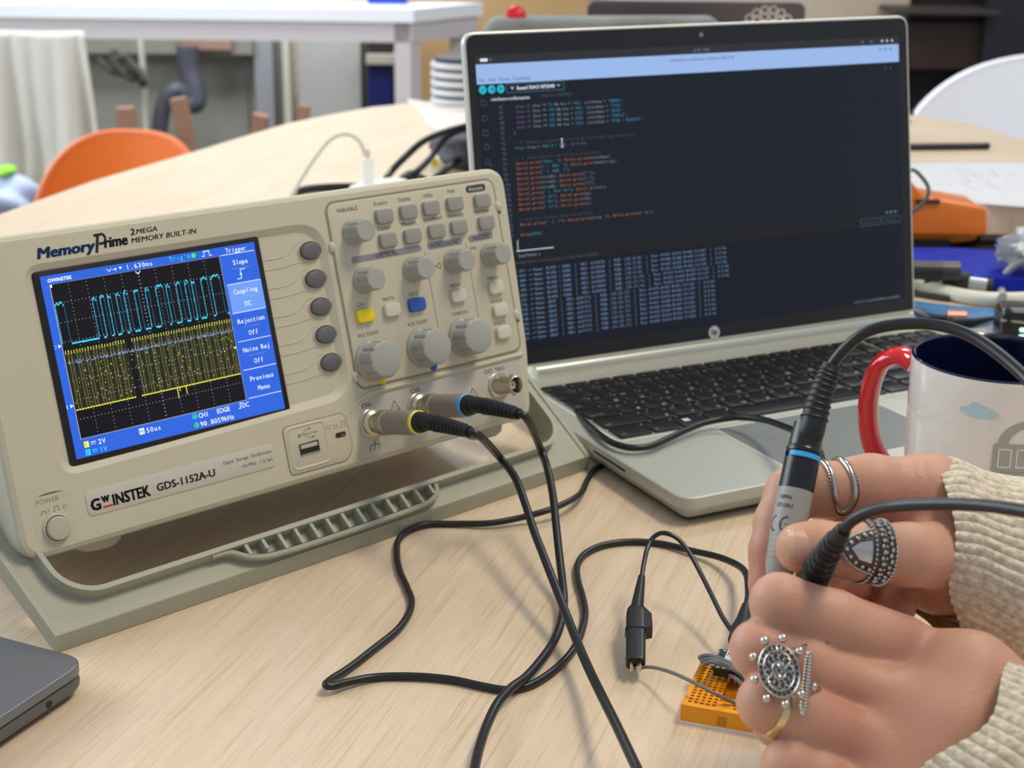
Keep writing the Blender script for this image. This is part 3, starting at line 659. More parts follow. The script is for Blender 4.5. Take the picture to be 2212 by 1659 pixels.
# connector panel
cp = MB(); CPP = roundpoly([(152, -37), (272, -35.5), (273.2, -4.2), (168, -4.8), (157.5, -12)], [4, 6, 6, 5, 5], 5)
cp.prism(CPP, FW-0.8, FW+0.5, 0.5, 2)
part(cp, 'connector_panel', mat('film_panel', 'b4b1a4', 0.22, coat=0.5, bump=0.35, bscale=60), scope, 'glossy film covered connector panel')
zc = FW+0.56
l = MB(); l.text('CH1', 160.6, -9.9, 3.5, zc, 0, bold=.012); l.text('CH2', 193.4, -8.4, 3.5, zc, 0, bold=.012); l.text('EXT. TRIG', 246.5, -8.2, 3.3, zc, 0, bold=.006)
for gx, gy in ((164.6, -30.2), (254.6, -28.2)):
    l.line(gx, gy+2.6, gx, gy, .4, zc, 0); l.line(gx-3, gy, gx+3, gy, .4, zc, 0)
    for q_ in (-3, 0, 3): l.line(gx+q_, gy, gx+q_-1, gy-3, .4, zc, 0)
for wx, wy in ((181.5, -12.6), (235.6, -16.6)): l.pline([(wx-3, wy-2.6), (wx+3, wy-2.6), (wx, wy+2.8), (wx-3, wy-2.6)], .4, zc, 0); l.text('!', wx, wy-1.9, 3, zc, 0, align='c')
l.text('1M\u03a9//15pF', 230, -23.2, 2.6, zc, 0); l.text('300V CAT II', 231, -26.6, 2.4, zc, 0)
part(l, 'panel_printing', M_INK, scope, smooth=False)
# usb and calibration pocket
up = MB(); UP = roundpoly([(110.5, -34.5), (146.5, -34.5), (150.5, -28), (149, -9.5), (110.5, -9.5)], [3, 4, 3, 4, 3], 5)
up.ring(z(offset(UP, -.55), FW+0.04), z(UP, FW+0.3), 1); up.prism(UP, FW-.4, FW+0.5, 0.4, 2, 0)
u2 = rr(113.5, -31.5, 134.5, -11.5, 2); up.ring(z(offset(u2, -.9), FW+.95), z(u2, FW+.52)); up.ring(z(offset(u2, -1.7), FW+.5), z(offset(u2, -.9), FW+.95))
part(up, 'port_plate', [M_B2, mat('groove', '8e8875')], scope)
e = MB(); zi = FW+.56
e.line(119, -15.4, 129, -15.4, .45, zi, 0); e.disc(119.4, -15.4, 1.0, zi, 0); e.pline([(121.5, -15.4), (123.5, -13), (126, -13)], .4, zi); e.pline([(123, -15.4), (125, -17.6), (127.5, -17.6)], .4, zi); e.disc(126.2, -13, .7, zi); e.quad(127, -18.2, 128.4, -17, zi)
e.add([(129, -14.6, zi), (129, -16.2, zi), (130.6, -15.4, zi)], [(0, 1, 2)])
e.text('2V', 140.4, -16.4, 3.0, zi); e.pline([(144.8, -16.4), (146, -16.4), (146, -13.6), (148, -13.6), (148, -16.4), (149, -16.4)], .35, zi)
for yy in (-14.6, -16): e.pline([(136.2, yy), (137, yy+.7), (138.2, yy-.2), (139.2, yy+.6)], .3, zi)
part(e, 'embossed_marks', mat('emboss', '918a78'), scope, smooth=False)
us = MB(); us.prism(rr(117.6, -26.4, 130.4, -19.4, .8, 3), FW+.4, FW+.7, .2, 1, 2); us.prism(rr(118, -26, 130, -19.8, .5, 3), FW+.4, FW+.72, 0, 1, 0); us.box(118.8, 129, -22.4, -20.4, FW+.7, FW+1.1, 1); us.box(118.6, 129.6, -25.9, -25.3, FW+.7, FW+1.0, 2)
part(us, 'usb_socket', [mat('socket_dark', '1c1a18', .5), mat('socket_tongue', 'bab7b4', .4), mat('nickel', 'c9c2ad', .25, 1.0)], scope, 'metal usb socket')
part(MB().prism(rr(141, -21.6, 147.6, -19, 1.2), FW+.4, FW+.7, 0, 1, 0).box(143.6, 147, -20.8, -20.2, FW+.7, FW+1.3, 1), 'probe_hook', [mat('socket_dark', '1c1a18'), mat('nickel', 'c9c2ad')], scope)
# empty BNC
NI = mat('nickel', 'c9c2ad', .25, 1.0)
def bnc(x, y, name='bnc_socket'):
    mb = MB(); T_ = Matrix.Translation((x, y, FW+.5))
    mb.lathe([(7.6, 0), (7.6, .8), (6.6, 1.4), (5.4, 1.4), (5.0, 2), (4.9, 14), (4.9, 15.6), (4.5, 16), (4.2, 15.4), (4.2, 5), (0, 5)], 32, 0, T_)
    mb.lathe([(2.2, 5), (2.2, 12.6), (.9, 12.8), (.9, 11), (0, 11)], 20, 1, T_)
    for sg in (-1, 1): mb.tube([(x, y+sg*4.6, FW+13.2), (x, y+sg*6.2, FW+13.2)], 1.1, 10, 0, smooth=False)
    return part(mb, name, [NI, mat('ptfe', 'd9c9c4', .5)], scope)
bnc(254.8, -16.3); bnc(164.6, -18.4); bnc(197.2, -16.4)
# top strip under the bezel seen behind the connector panel: step line
part(MB().tube([(153, -10.5, FW+.1), (160, -5.0, FW+.3), (167, -2.9, FW+.4), (180, -2.6, FW+.4), (276, -2.0, FW+.4)], [0.3, .8, 1.1, 1.2, 1.2], 8), 'bezel_step', M_B, scope)

# ---------------------------------------------------------------- tilt handle (a stand of its own colour, part of the oscilloscope)
HY = SYAW+math.radians(2.0); TH = math.radians(35)
ex = np.array([math.cos(HY), math.sin(HY), 0]); ey = np.array([-math.sin(HY), math.cos(HY), 0])
exs = np.array([math.cos(SYAW), math.sin(SYAW), 0]); eys = np.array([-math.sin(SYAW), math.cos(SYAW), 0])
ho = np.array([SX, SY, 0])+exs*(-36)+eys*(-42)+np.array([0, 0, 8.6])
eb = ey*math.cos(TH)+np.array([0, 0, math.sin(TH)]); en = -ey*math.sin(TH)+np.array([0, 0, math.cos(TH)])
MH = frame3(ho, ex, eb, en)       # a along the bar, b up the arms, n out of the web
M_H = mat('handle_green_grey', 'a2a491', 0.55, bump=0.25, bscale=700, var=0.03, vscale=30)
HW, HL, WA, WB = 343, 150, 12, 12
hb = MB()
outer = [(0, HL), (0, 0), (HW, 0), (HW, HL)]
O_ = roundpoly([(0, HL), (0, 0), (HW, 0), (HW, HL)], [0.01, 1.5, 1.5, 0.01], 4)
def inner_path(w, r):  # U path with rounded corners
    pts = [(WA-w, HL)]+[(WA-w, WB-w+r)]
    for k in range(1, 8): a = PI+PI/2*k/8; pts.append((WA-w+r+r*math.cos(a), WB-w+r+r*math.sin(a)))
    pts.append((WA-w+r, WB-w)); pts.append((HW-WA+w-r, WB-w))
    for k in range(1, 8): a = -PI/2+PI/2*k/8; pts.append((HW-WA+w-r+r*math.cos(a), WB-w+r+r*math.sin(a)))
    pts.append((HW-WA+w, WB-w+r)); pts.append((HW-WA+w, HL)); return pts
IP = inner_path(0, 18); IP2 = inner_path(-2.6, 16)
# web: strip between outer U and inner U
def outer_match(p):
    x, y = p
    if y > 40 and x < HW/2: return (0, y)
    if y > 40: return (HW, y)
    return None
OU = []
n = len(IP)
for i, p in enumerate(IP):
    if i == 0: OU.append((0, HL))
    elif i <= 5: OU.append((0, max(0, p[1]-WB*0.0-(i*2.6))))
    elif i == n-1: OU.append((HW, HL))
    elif i >= n-6: OU.append((HW, max(0, p[1]-(n-1-i)*2.6)))
    elif p[0] < HW/2: OU.append((max(0, p[0]-18*(1-(i-5)/4) if i < 9 else p[0]), 0))
    else: OU.append((min(HW, p[0]+18*(1-(n-6-i)/4) if i > n-10 else p[0]), 0))
OU = [(float(a), float(b)) for a, b in OU]
def strip(mb, A, B, za, zb):
    m_ = len(A); mb.add([(p[0], p[1], za) for p in A]+[(p[0], p[1], zb) for p in B], [(i, i+1, m_+i+1, m_+i) for i in range(m_-1)], 0, MH)
strip(hb, OU, IP, 0, 0); strip(hb, IP, OU, -2.5, -2.5)
strip(hb, IP, IP, 0, 7); strip(hb, IP2, IP2, 7, -8); strip(hb, IP, IP2, 7, 7); strip(hb, IP2, IP, -8, -8); strip(hb, IP, IP, -8, -2.5)
# outer flange
FO = [(0, HL), (0, 0), (HW, 0), (HW, HL)]; FI = [(2.5, HL), (2.5, 2.5), (HW-2.5, 2.5), (HW-2.5, HL)]
def flange(A, za, B, zb): strip(hb, A, B, za, zb)
def dn(P, z0): return P
# front flange hangs straight down to the table; side flanges hang perpendicular to the web
Mi = np.array(MH.inverted())
def toabn(P): q = Mi @ np.r_[P, 1]; return q[:3]
fl = []
Pf0 = np.array(MH @ Vector((0, 0, 0.6))); Pf1 = np.array(MH @ Vector((HW, 0, 0.6)))
dl = lambda P, back=0.0: np.array([P[0], P[1], 0.3])-ey*0.0+ey*back
hb.add([Pf0, Pf1, dl(Pf1, 1.5), dl(Pf0, 1.5), Pf0+ey*2.6, Pf1+ey*2.6, dl(Pf1, 3.5), dl(Pf0, 3.5)], [(0, 3, 2, 1), (4, 5, 6, 7), (3, 7, 6, 2), (0, 1, 5, 4), (0, 4, 7, 3), (1, 2, 6, 5)])
for xa, xb in ((0, 2.6), (HW-2.6, HW)):
    A = [np.array(MH @ Vector((xx, bb, 0.8))) for xx in (xa, xb) for bb in (0, HL)]
    dz = 13.5
    Bv = []
    for i, P in enumerate(A): Bv.append(np.array([P[0], P[1], 0.3])+ey*1.5 if i in (0, 2) else P-en*dz)
    hb.add(A+Bv, [(0, 1, 5, 4), (2, 6, 7, 3), (0, 2, 3, 1), (4, 5, 7, 6), (0, 4, 6, 2), (1, 3, 7, 5)])
Ml = np.array(MH); nv_ = []
for v_ in hb.v:
    l_ = Mi @ np.r_[np.array(v_), 1]
    if l_[0] < HW/2 and l_[1] > 10: l_[0] -= (l_[1]-10)*0.12
    nv_.append(tuple((Ml @ l_)[:3]))
hb.v = nv_
hb.add([(0, 0, -.05), (26, 0, -.05), (26, 10, -.05), (10, 32, -.05), (0, 32, -.05)], [(0, 1, 2, 3, 4)], 0, MH); hb.add([(HW, 0, -.05), (HW-26, 0, -.05), (HW-26, 10, -.05), (HW-10, 32, -.05), (HW, 32, -.05)], [(4, 3, 2, 1, 0)], 0, MH)
part(hb, 'tilt_handle', M_H, scope, 'grey green folding stand under the instrument', world=True, ang=0.5)
# ribbed grip on the bar
gr = MB(); ga, gb = 101, 229
gpath = [(ga-14, WB), (ga-4, WB-1), (ga+3, WB-6), (ga+9, 3.6), (ga+16, 2.2), (gb-16, 2.2), (gb-8, 3.6), (gb-2, WB-5), (gb, WB), (gb, WB+3)]
gp, _ = path([(x, y, 0) for x, y in gpath], 1, 5)
gr.tube([(p[0], p[1], 4.5) for p in gp], 1.5, 8, M=MH, smooth=False, flat=1)
m_ = len(gp); gr.add([(p[0], p[1], 4.8) for p in gp]+[(p[0], p[1], 0) for p in gp]+[(p[0], p[1]+2, 4.8) for p in gp]+[(p[0], p[1]+2, 0) for p in gp], [(i, i+1, m_+i+1, m_+i) for i in range(m_-1)]+[(2*m_+i, 3*m_+i, 3*m_+i+1, 2*m_+i+1) for i in range(m_-1)], 0, MH)
for k in range(13):
    x = ga+5+k*(gb-ga-6)/12.4; gr.box(x-.9, x+.9, (2.6 if 1 < k < 12 else 6), WB, 0, 6.2, 0, MH)
part(gr, 'handle_grip', M_H, scope, 'ribbed grip in the middle of the stand', world=True, ang=0.5)
# pivots
for sx_, a_ in ((-1, 3-15), (1, HW-3)):
    P = np.array(MH @ Vector((a_, HL-6, -4))); part(MB().lathe([(0, -7), (13, -7), (15, -4), (15, 4), (13, 7), (0, 7)], 28, M=axisM(P, ex)), 'pivot', M_H, scope, world=True)
# ================================================================== OPEN SILVER LAPTOP (local frame: x right, y back, z up; origin front left of the deck)
LX, LY, LZ, LYAW, LID, LHY, LLO = 87.39, 771.47, 17.0, 0.4726, 1.4019, 228.81, 17.09
RL = Matrix.Rotation(LYAW, 3, 'Z')
lap = thing('laptop', 'open silver laptop showing dark code editor on its screen', 'laptop', (LX, LY, 0), RL)
M_AL = mat('laptop_silver', 'b9bdb2', 0.42, metal=0.25, spec=0.5, bump=0.06, bscale=1500)
M_ALP = mat('touchpad_grey', '858c89', 0.42, metal=0.15)
bs = MB(); BO = roundpoly([(5.5, 0), (361, 0), (361, 236), (5.5, 236)], [12, 12, 6, 6], 6)
bs.prism(offset(BO, 7), 2.0, 4.0, 0, 1, 1); 
lo = offset(BO, 6); mid = BO
bs.ring([(p[0], p[1], 3.5) for p in lo], [(p[0], p[1], 10.5) for p in offset(BO, 0.6)], 0)
bs.prism(BO, 10.5, LZ, 1.0, 3, 0, cap=True)
part(bs, 'base', [M_AL, mat('laptop_underside', '33332f', .6)], lap)
sl = MB(); sl.box(5.2, 5.6, 60, 96, 12.2, 13.4); part(sl, 'side_slot', mat('slot_black', '1a1a1a'), lap)
# hinge barrel and rear deck
hg = MB(); hg.tube([(36, 229.5, LZ+1.5), (358, 229.5, LZ+1.5)], 5.0, 20, smooth=False); part(hg, 'hinge', mat('hinge_silver', 'c4c7bd', .25, 0.6), lap)
# touchpad
tp = MB(); TPO = roundpoly([(86, 14), (205.5, 14), (205.5, 87.5), (86, 87.5)], 3, 5)
tp.ring([(p[0], p[1], LZ+.05) for p in offset(TPO, -1.0)], [(p[0], p[1], LZ+.05) for p in TPO], 1); tp.add([(p[0], p[1], LZ+.04) for p in TPO], [tuple(range(len(TPO)))], 0)
part(tp, 'touchpad', [M_ALP, mat('touchpad_edge', 'eef0e6', .3, .1)], lap)
# keyboard
UX = 19.0; KX0 = 14.085; KY0 = 104.88; UY = 18.7
M_KEY = mat('key_black', '141516', 0.38, spec=0.5); M_LEG2 = mat('key_legend', 'e2e5e2', 0.6); M_KB = mat('key_well', 'a7aaa2', .4, .3)
wl = MB(); WP = rr(21.5, 94.5, 349.5, 196.5, 3); wl.ring([(p[0], p[1], LZ+.06) for p in offset(WP, -1.4)], [(p[0], p[1], LZ+.06) for p in WP], 1)
wl.add([(p[0], p[1], LZ+.05) for p in WP], [tuple(range(len(WP)))], 0); part(wl, 'keyboard_deck', [M_KB, mat('touchpad_edge', 'eef0e6', .3, .1)], lap)
KN = 0
def key(a, b, w=1.0, t='', t2='', h=1.0, name='key'):
    x0 = KX0+(a-w/2)*UX+0.9; x1 = KX0+(a+w/2)*UX-0.9; yc = KY0+b*UY; y0 = yc-UY*h/2+1.0; y1 = yc+UY*h/2-1.0
    mb = MB(); mb.prism(rr(x0, y0, x1, y1, 1.3, 3), LZ+.1, LZ+1.5, .35, 2, 0); zt = LZ+1.53
    sz = 4.2 if len(t) == 1 else 2.6
    if t: mb.text(t, x0+2.2, y1-4.9 if len(t) == 1 else y0+3.0, sz, zt, 1, bold=.015)
    if t2: mb.text(t2, x1-5.4, y0+2.6, 3.4, zt, 1)
    if t == 'win': pass
    part(mb, name, [M_KEY, M_LEG2], lap)
def row(b, a0, items, h=1.0):
    a = a0
    for it in items:
        t, w = it[0], it[1]; t2 = it[2] if len(it) > 2 else ''
        key(a+w/2, b, w, t, t2, h); a += w
cyr = lambda s, r: [(c_, 1.0, r[i]) for i, c_ in enumerate(s)]
row(0, 0.5, [('ctrl', 1.25), ('fn', 1.1), ('', 1.15), ('alt', 1.05), ('', 5.1), ('alt', 1.0)])
wnd = MB()
for qx in (0, 1):
    for qy in (0, 1): wnd.quad(KX0+3.15*UX+qx*2.3, KY0+qy*2.3-1, KX0+3.15*UX+qx*2.3+2, KY0+qy*2.3+1, LZ+1.56)
part(wnd, 'key_legend', M_LEG2, lap, smooth=False)
key(11.65, 0, 1.0, '<'); key(12.65, -0.24, 1.0, 'v', h=.5); key(12.65, 0.24, 1.0, '^', h=.5); key(13.65, 0, 1.0, '>')
row(1, 0.5, [('shift', 1.75)]+cyr('ZXCVBNM,./', ['\u042f', '\u0427', '\u0421', '\u041c', '\u0418', '\u0422', '\u042c', '\u0411', '\u042e', '.'])+[('shift', 1.95)])
row(2, 0.5, [('caps lock', 1.25)]+cyr("ASDFGHJKL;'", ['\u0424', '\u042b', '\u0412', '\u0410', '\u041f', '\u0420', '\u041e', '\u041b', '\u0414', '\u0416', '\u042d'])+[('enter', 1.45)])
row(3, 0.5, [('tab', 1.0)]+cyr('QWERTYUIOP[]', ['\u0419', '\u0426', '\u0423', '\u041a', '\u0415', '\u041d', '\u0413', '\u0428', '\u0429', '\u0417', '\u0425', '\u042a'])+[('\\', .7)])
row(4, 0.5, [(c_, 1.0) for c_ in '`1234567890-=']+[('back', .7)])
row(4.82, 0.5, [('esc', .95)]+[('f%d' % i, .95) for i in range(1, 13)]+[('del', 1.35)], h=.66)
PW = .83
for j, rw in enumerate((['0', '0', '.', 'en'], ['1', '2', '3', 'en'], ['4', '5', '6', '+'], ['7', '8', '9', '+'], ['nm', '/', '*', '-'])):
    for i, t_ in enumerate(rw): key(14.35+PW/2+i*PW, j, PW, t_)
for i in range(4): key(14.35+PW/2+i*PW, 4.82, PW, '', h=.66)
# lid
cl, sl_ = math.cos(LID), math.sin(LID)
ML = frame3((0, LHY, LZ), (1, 0, 0), (0, cl, sl_), (0, -sl_, cl))      # X right, Y up the lid, Z towards the viewer
ld = MB(); LO = roundpoly([(0, 6), (361.5, 6), (361.5, 225.5), (0, 225.5)], [3, 3, 9, 9], 6)
ld.prism(LO, -4.6, 0.6, 1.2, 3, 0, ML, bot=True)
part(ld, 'lid', mat('lid_silver', 'd8d9d0', .3, metal=.4), lap)
bz2 = MB(); bz2.prism(offset(LO, 1.8), 0.5, 0.8, 0, 1, 0, ML); part(bz2, 'screen_bezel', mat('bezel_black', '17181a', .3), lap)
SL = ML @ Matrix.Translation((7.6, LLO, 0.85))
s = MB()
C_ = ['1b2230', '3a3b40', '9dbdf0', '24c0d4', '8fa0b4', 'dfe6f0', '8a6ea0', '3f93b5', 'c07845', '6b7484', '141c2c', '92b4e2', '3a6d80', '5b6472', '202428']
KI = {k: i for i, k in enumerate(['bg', 'bar', 'win', 'teal', 'txt', 'wh', 'pur', 'num', 'org', 'com', 'mon', 'mtx', 'box', 'dim', 'black'])}
ST = [0.55, 0.6, 0.95, .95, .75, 1.0, .8, .8, .85, .6, .5, .62, .7, .6, .5]
SM = [emi('ide_'+k, c_, e_) for (k, i), c_, e_ in zip(KI.items(), C_, ST)]
Z1, Z2, Z3 = 0.0, 0.08, 0.14
s.quad(0, 0, 344.2, 193.6, Z1, KI['mon'], SL)
s.quad(0, 66.5, 344.2, 175.5, Z2*.5, KI['bg'], SL); s.quad(0, 188.0, 344.2, 193.6, Z2*.5, KI['bar'], SL); s.quad(0, 181.0, 344.2, 188.0, Z2*.5, KI['win'], SL); s.quad(0, 175.3, 344.2, 181.0, Z2*.5, KI['win'], SL)
s.quad(0, 57, 344.2, 66.5, Z2*.5, KI['black'], SL); s.quad(20.3, 66.4, 48, 66.9, Z2, KI['wh'], SL); s.quad(21.3, 66.4, 21.7, 73.5, Z2, KI['wh'], SL)
s.add([(p[0], p[1], Z2) for p in rr(3.2, 189.6, 8.8, 191.6, .9)], [tuple(range(28))], KI['wh'], SL); s.disc(10.8, 190.6, .5, Z2, KI['txt'], SL)
s.text('Jul 29  15:02', 172, 189.6, 2.6, Z2, KI['txt'], SL, align='c'); s.text('colorSensor-oscilloscope | Arduino IDE 2.3.8', 172, 183.6, 2.9, Z2, KI['black'], SL, align='c')
for i, w_ in enumerate(('File', 'Edit', 'Sketch', 'Tools', 'Help')): s.text(w_, (1.6, 8.6, 15.6, 25.6, 33)[i], 176.9, 3.2, Z2, KI['dim'], SL)
for x in (3.8, 10.2, 16.7): s.disc(x, 171.9, 2.7, Z2, KI['teal'], SL)
s.pline([(2.6, 172), (3.4, 171), (5, 173)], .45, Z3, KI['black'], SL); s.pline([(8.7, 171.9), (11.6, 171.9)], .45, Z3, KI['black'], SL); s.pline([(10.4, 173.1), (11.7, 171.9), (10.4, 170.7)], .45, Z3, KI['black'], SL); s.pline([(15.9, 173.3), (18, 172), (15.9, 170.6), (15.9, 173.3)], .4, Z3, KI['black'], SL)
s.quad(20.8, 168.9, 63.2, 175.0, Z2, KI['box'], SL); s.quad(21.4, 169.5, 62.6, 174.4, Z3, KI['bg'], SL)
s.text('Seeed XIAO RP2040', 28.2, 170.8, 3.3, .17, KI['wh'], SL, bold=.02); s.pline([(24, 173), (25, 171.2), (26, 173)], .4, .17, KI['wh'], SL); s.pline([(58, 172.6), (59, 171.8), (60, 172.6)], .4, .17, KI['wh'], SL)
s.text('colorSensors-oscilloscope.ino', 9.2, 164.6, 3.0, Z2, KI['wh'], SL, sx=.78, bold=.01); s.text('adafruit_tcs34725.h', 46, 165.2, 3.0, Z2, KI['dim'], SL)
CP = 1.5
ROWP = 3.32
def code(i, segs, x0=24.0):
    y = 159.2-(i-85)*ROWP; x = x0
    s.text(str(i), 14.5, y, 2.9, Z2, KI['com'], SL, mono=CP)
    for t_, k_ in segs:
        s.text(t_, x, y, 2.6, Z2, KI[k_], SL, mono=CP); x += len(t_)*CP
ends = [('75', '155', 'GREEN'), ('155', '185', 'CYAN'), ('185', '255', 'BLUE'), ('255', '285', 'PURPLE'), ('285', '345', 'PINK / MAGENTA')]
for i, (a, b_, n_) in enumerate(ends):
    code(85+i, [('else', 'pur'), (' ', 'txt'), ('if', 'pur'), (' (hue >= ', 'txt'), (a, 'num'), (' && hue < ', 'txt'), (b_, 'num'), (')  colorName = ', 'txt'), ('"%s"' % n_, 'num'), (';', 'txt')], 26.6)
code(90, [('}', 'txt')]); code(91, [])
code(92, [('// 5. Reading frequency calculation (retained loop framework)', 'dim')]); code(93, [('float', 'num'), (' freq = ', 'txt'), ('1000.0', 'num'), (' / (t2 - t1 + 1);', 'txt')]); code(94, [])
code(95, [('// 6. Comprehensive Serial Datastream Print', 'dim')])
sp = 'Serial.print'
L_ = [(('"Name: "', 'colorName')), ('" |  HEX: "', 'hexString'), ('" |  RGB: ("', None), ('trueR', '","'), ('trueG', '","'), ('trueB', '")"'), ('" |  Raw: R="', 'r'), ('" G="', 'g'), ('" B="', 'b'), ('" C="', 'c')]
for i, (a, b_) in enumerate(L_):
    sg = [(sp, 'org'), ('(', 'txt'), (a, 'num' if a[0] == '"' else 'txt'), ('); ', 'txt')]
    if b_: sg += [(sp, 'org'), ('(%s);' % b_, 'txt')]
    code(96+i, sg)
code(106, []); code(107, [('// Exactly retained loop timing block', 'dim')]); code(108, [(sp, 'org'), ('("  |  ~"); ', 'txt'), (sp, 'org'), ('(freq, 1); ', 'txt'), ('Serial.println', 'org'), ('(', 'txt'), ('" Hz"', 'num'), (');', 'txt')])
code(109, []); code(110, [('delay', 'org'), ('(', 'txt'), ('200', 'num'), (');', 'txt')]); code(111, [('}', 'txt')], 21.6)
s.pline([(58.2, 137.4), (60, 137.4)], .4, Z3, KI['wh'], SL); s.pline([(59.1, 137.4), (59.1, 132)], .5, Z3, KI['wh'], SL); s.pline([(58.2, 132), (60, 132)], .4, Z3, KI['wh'], SL)
s.text('Serial Monitor  x', 21.5, 62.4, 3.0, Z2, KI['txt'], SL, sx=.8); s.text("Message (Enter to send message to 'Seeed XIAO RP2040')", 18, 58.2, 2.7, Z2, KI['dim'], SL)
tm = ['17.591', '18.034', '18.489', '18.941', '19.395', '19.850', '20.301', '20.756', '21.242', '21.695', '22.148', '22.603', '23.055', '23.508', '23.961']
for i in range(15):
    y = 52.6-i*3.22; dark = i < 7
    n_ = 'BLACK / DARK' if dark else 'GRAY'
    rgb = ['(18,12,8)', '(18,12,8)', '(18,12,8)', '(18,13,8)', '(23,15,10)', '(25,17,11)', '(25,19,14)'][i] if dark else '(%d,%d,17)' % (29+i % 3, 20+i % 5)
    hx = '#%02X%02X%02X' % (18+i, 12+i//2, 8+i//3) if dark else '#%02X%02X%02X' % (29+i % 4, 23, 17+i % 2)
    t_ = '%s -> Name: %s  |  HEX: %s  |  RGB: %s  |  Raw: R=%d G=%d B=%d C=%d  |  0.0 Hz' % (tm[i], n_, hx, rgb, 451+i*17, 375+i*11, 402+i*7, 1067+i*14)
    s.text(t_, 16.6+i*0.0, y, 2.55, Z2, KI['txt'] if False else KI['mtx'], SL, mono=1.545)
s.text('Ln 92, Col 12   Seeed XIAO RP2040 on /dev/ttyACM0', 339, 1.4, 2.4, Z2, KI['txt'], SL, align='r', sx=.8)
for i in range(3): s.disc(329+i*4.6, 190.8, .8, Z2, KI['wh'], SL); s.disc(327+i*4.8, 184.8, .8, Z2, KI['dim'], SL)
for x in (311, 319): s.disc(x, 190.6, .7, Z2, KI['txt'], SL)
for x in (331.5, 336): s.disc(x, 171.0, .8, Z2, KI['dim'], SL)
for x0, x1 in ((304, 322.5), (323.5, 341.5)): s.quad(x0, 57.6, x1, 63.0, Z2, KI['box'], SL); s.quad(x0+.4, 58, x1-.4, 62.6, Z3, KI['black'], SL)
s.text('Both NL & CR', 305.2, 59.2, 2.4, .17, KI['dim'], SL); s.text('115200 baud', 325, 59.2, 2.4, .17, KI['dim'], SL)
for x in (329, 333, 337): s.disc(x, 66, .8, Z3, KI['txt'], SL)
for i in range(5):
    y = (163.5, 154, 144.5, 135.5, 126)[i]
    if i in (0, 2): s.pline([(2, y-1.6), (5.6, y-1.6), (5.6, y+1.4), (3.6, y+1.4), (3.2, y+2), (2, y+2), (2, y-1.6)], .4, Z2, KI['dim'], SL)
    else: s.disc(3.8, y, 1.9, Z2, KI['dim'], SL, r0=1.5)
s.line(5.2, 124.6, 6.6, 123.2, .5, Z2, KI['dim'], SL)
part(s, 'screen', SM, lap, 'lit dark code editor with a serial monitor below', smooth=False)
# camera, microphone holes, emblem
cm = MB(); cm.disc(180, 217.8, 2.2, .9, 0, ML); cm.disc(180, 217.8, 1.1, .95, 1, ML); cm.disc(146, 218.4, .45, .9, 2, ML); cm.disc(214, 218.2, .45, .9, 2, ML)
part(cm, 'webcam', [mat('cam_grey', '4b4c50', .3), mat('cam_glass', '8a8f96', .2), mat('slot_black', '1a1a1a')], lap, smooth=False)
em = MB(); em.disc(179.5, 11.8, 4.6, .92, 0, ML, 32); em.text('hp', 179.4, 10.3, 6.0, .96, 1, ML, bold=.03, shear=.2, align='c', sx=.9)
part(em, 'emblem', [mat('emblem_silver', 'd6d7d6', .25, .6), mat('bezel_black', '17181a')], lap, 'round silver maker emblem with two letters', smooth=False)

# ---------------------------------------------------------------- second laptop, closed, lower left corner
Mc = np.array([pz(175, 1440, 12.5), pz(0, 1347, 14.5), pz(0, 1570, 12)])
ax = nrm((Mc[2]-Mc[0])*[1, 1, 0]); yy_ = nrm(np.cross([0, 0, 1], ax)); 
corner = pz(192, 1425, 14.5)*[1, 1, 0]
ux = nrm((pz(-60, 1322, 14.5)-pz(120, 1368, 14.5))*[1, 1, 0])      # along the rear edge, to the left
ang0 = math.atan2(-ux[1], -ux[0])
RM = Matrix.Rotation(ang0, 3, 'Z')
mb_ = thing('closed_laptop', 'closed space grey laptop cut by the lower left edge', 'laptop', (corner[0], corner[1], 0), RM)
M_SG = mat('space_grey', '7d8188', .38, .75); M_SGD = mat('space_grey_side', '6c6a68', .45, .6)
BP = roundpoly([(-310, -215), (0, -215), (0, 0), (-310, 0)], 12, 6)
b = MB(); b.prism(offset(BP, 4), .8, 2.4, 0, 1, 0); b.prism(BP, 2.4, 10.0, 3.5, 4, 0, bot=True); part(b, 'base', M_SGD, mb_)
part(MB().prism(offset(BP, .5), 9.9, 10.4, 0), 'seam', mat('slot_black', '1a1a1a'), mb_)
part(MB().prism(BP, 10.4, 14.8, .9, 3), 'lid', M_SG, mb_)
part(MB().disc(0, 0, 1.75, 0, 0, axisM((0.15, -26, 6.4), (1, 0, 0))), 'audio_socket', mat('slot_black', '1a1a1a'), mb_, smooth=False)
# ---------------------------------------------------------------- dark laptop standing behind, with a mandala sticker
a = py(1265, 40, 1900); b_ = py(1725, 40, 1900); zt = py(1300, -4, 1900)[2]
t = thing('sticker_laptop', 'dark grey laptop lid with white lace mandala sticker behind the silver laptop', 'laptop', ((a[0]+b_[0])/2, 1900, 0))
w2 = (b_[0]-a[0])/2; lh = zt/math.cos(.2); MS = frame3((0, -lh*math.sin(.2)*.0, 1), (1, 0, 0), (0, -math.sin(.2), math.cos(.2)), (0, -math.cos(.2), -math.sin(.2)))
part(MB().prism(rr(-w2, 0, w2, lh, 10), -5, 0, 1.2, 2, 0, MS @ Matrix.Translation((0, 0, 5)), bot=True), 'lid', mat('dark_lid', '5e585c', .45, .4), t)
part(MB().prism(rr(-w2, 4, w2, 214, 8), 1, 13, 1.5, 2), 'base', mat('dark_lid', '5e585c'), t)
sx0 = py(1648, 40, 1900)[0]-(a[0]+b_[0])/2; st_ = MB(); M2 = MS @ Matrix.Translation((sx0, lh-37, 5.2)); R0 = 34
st_.disc(0, 0, 8, 0, 0, M2, r0=5)
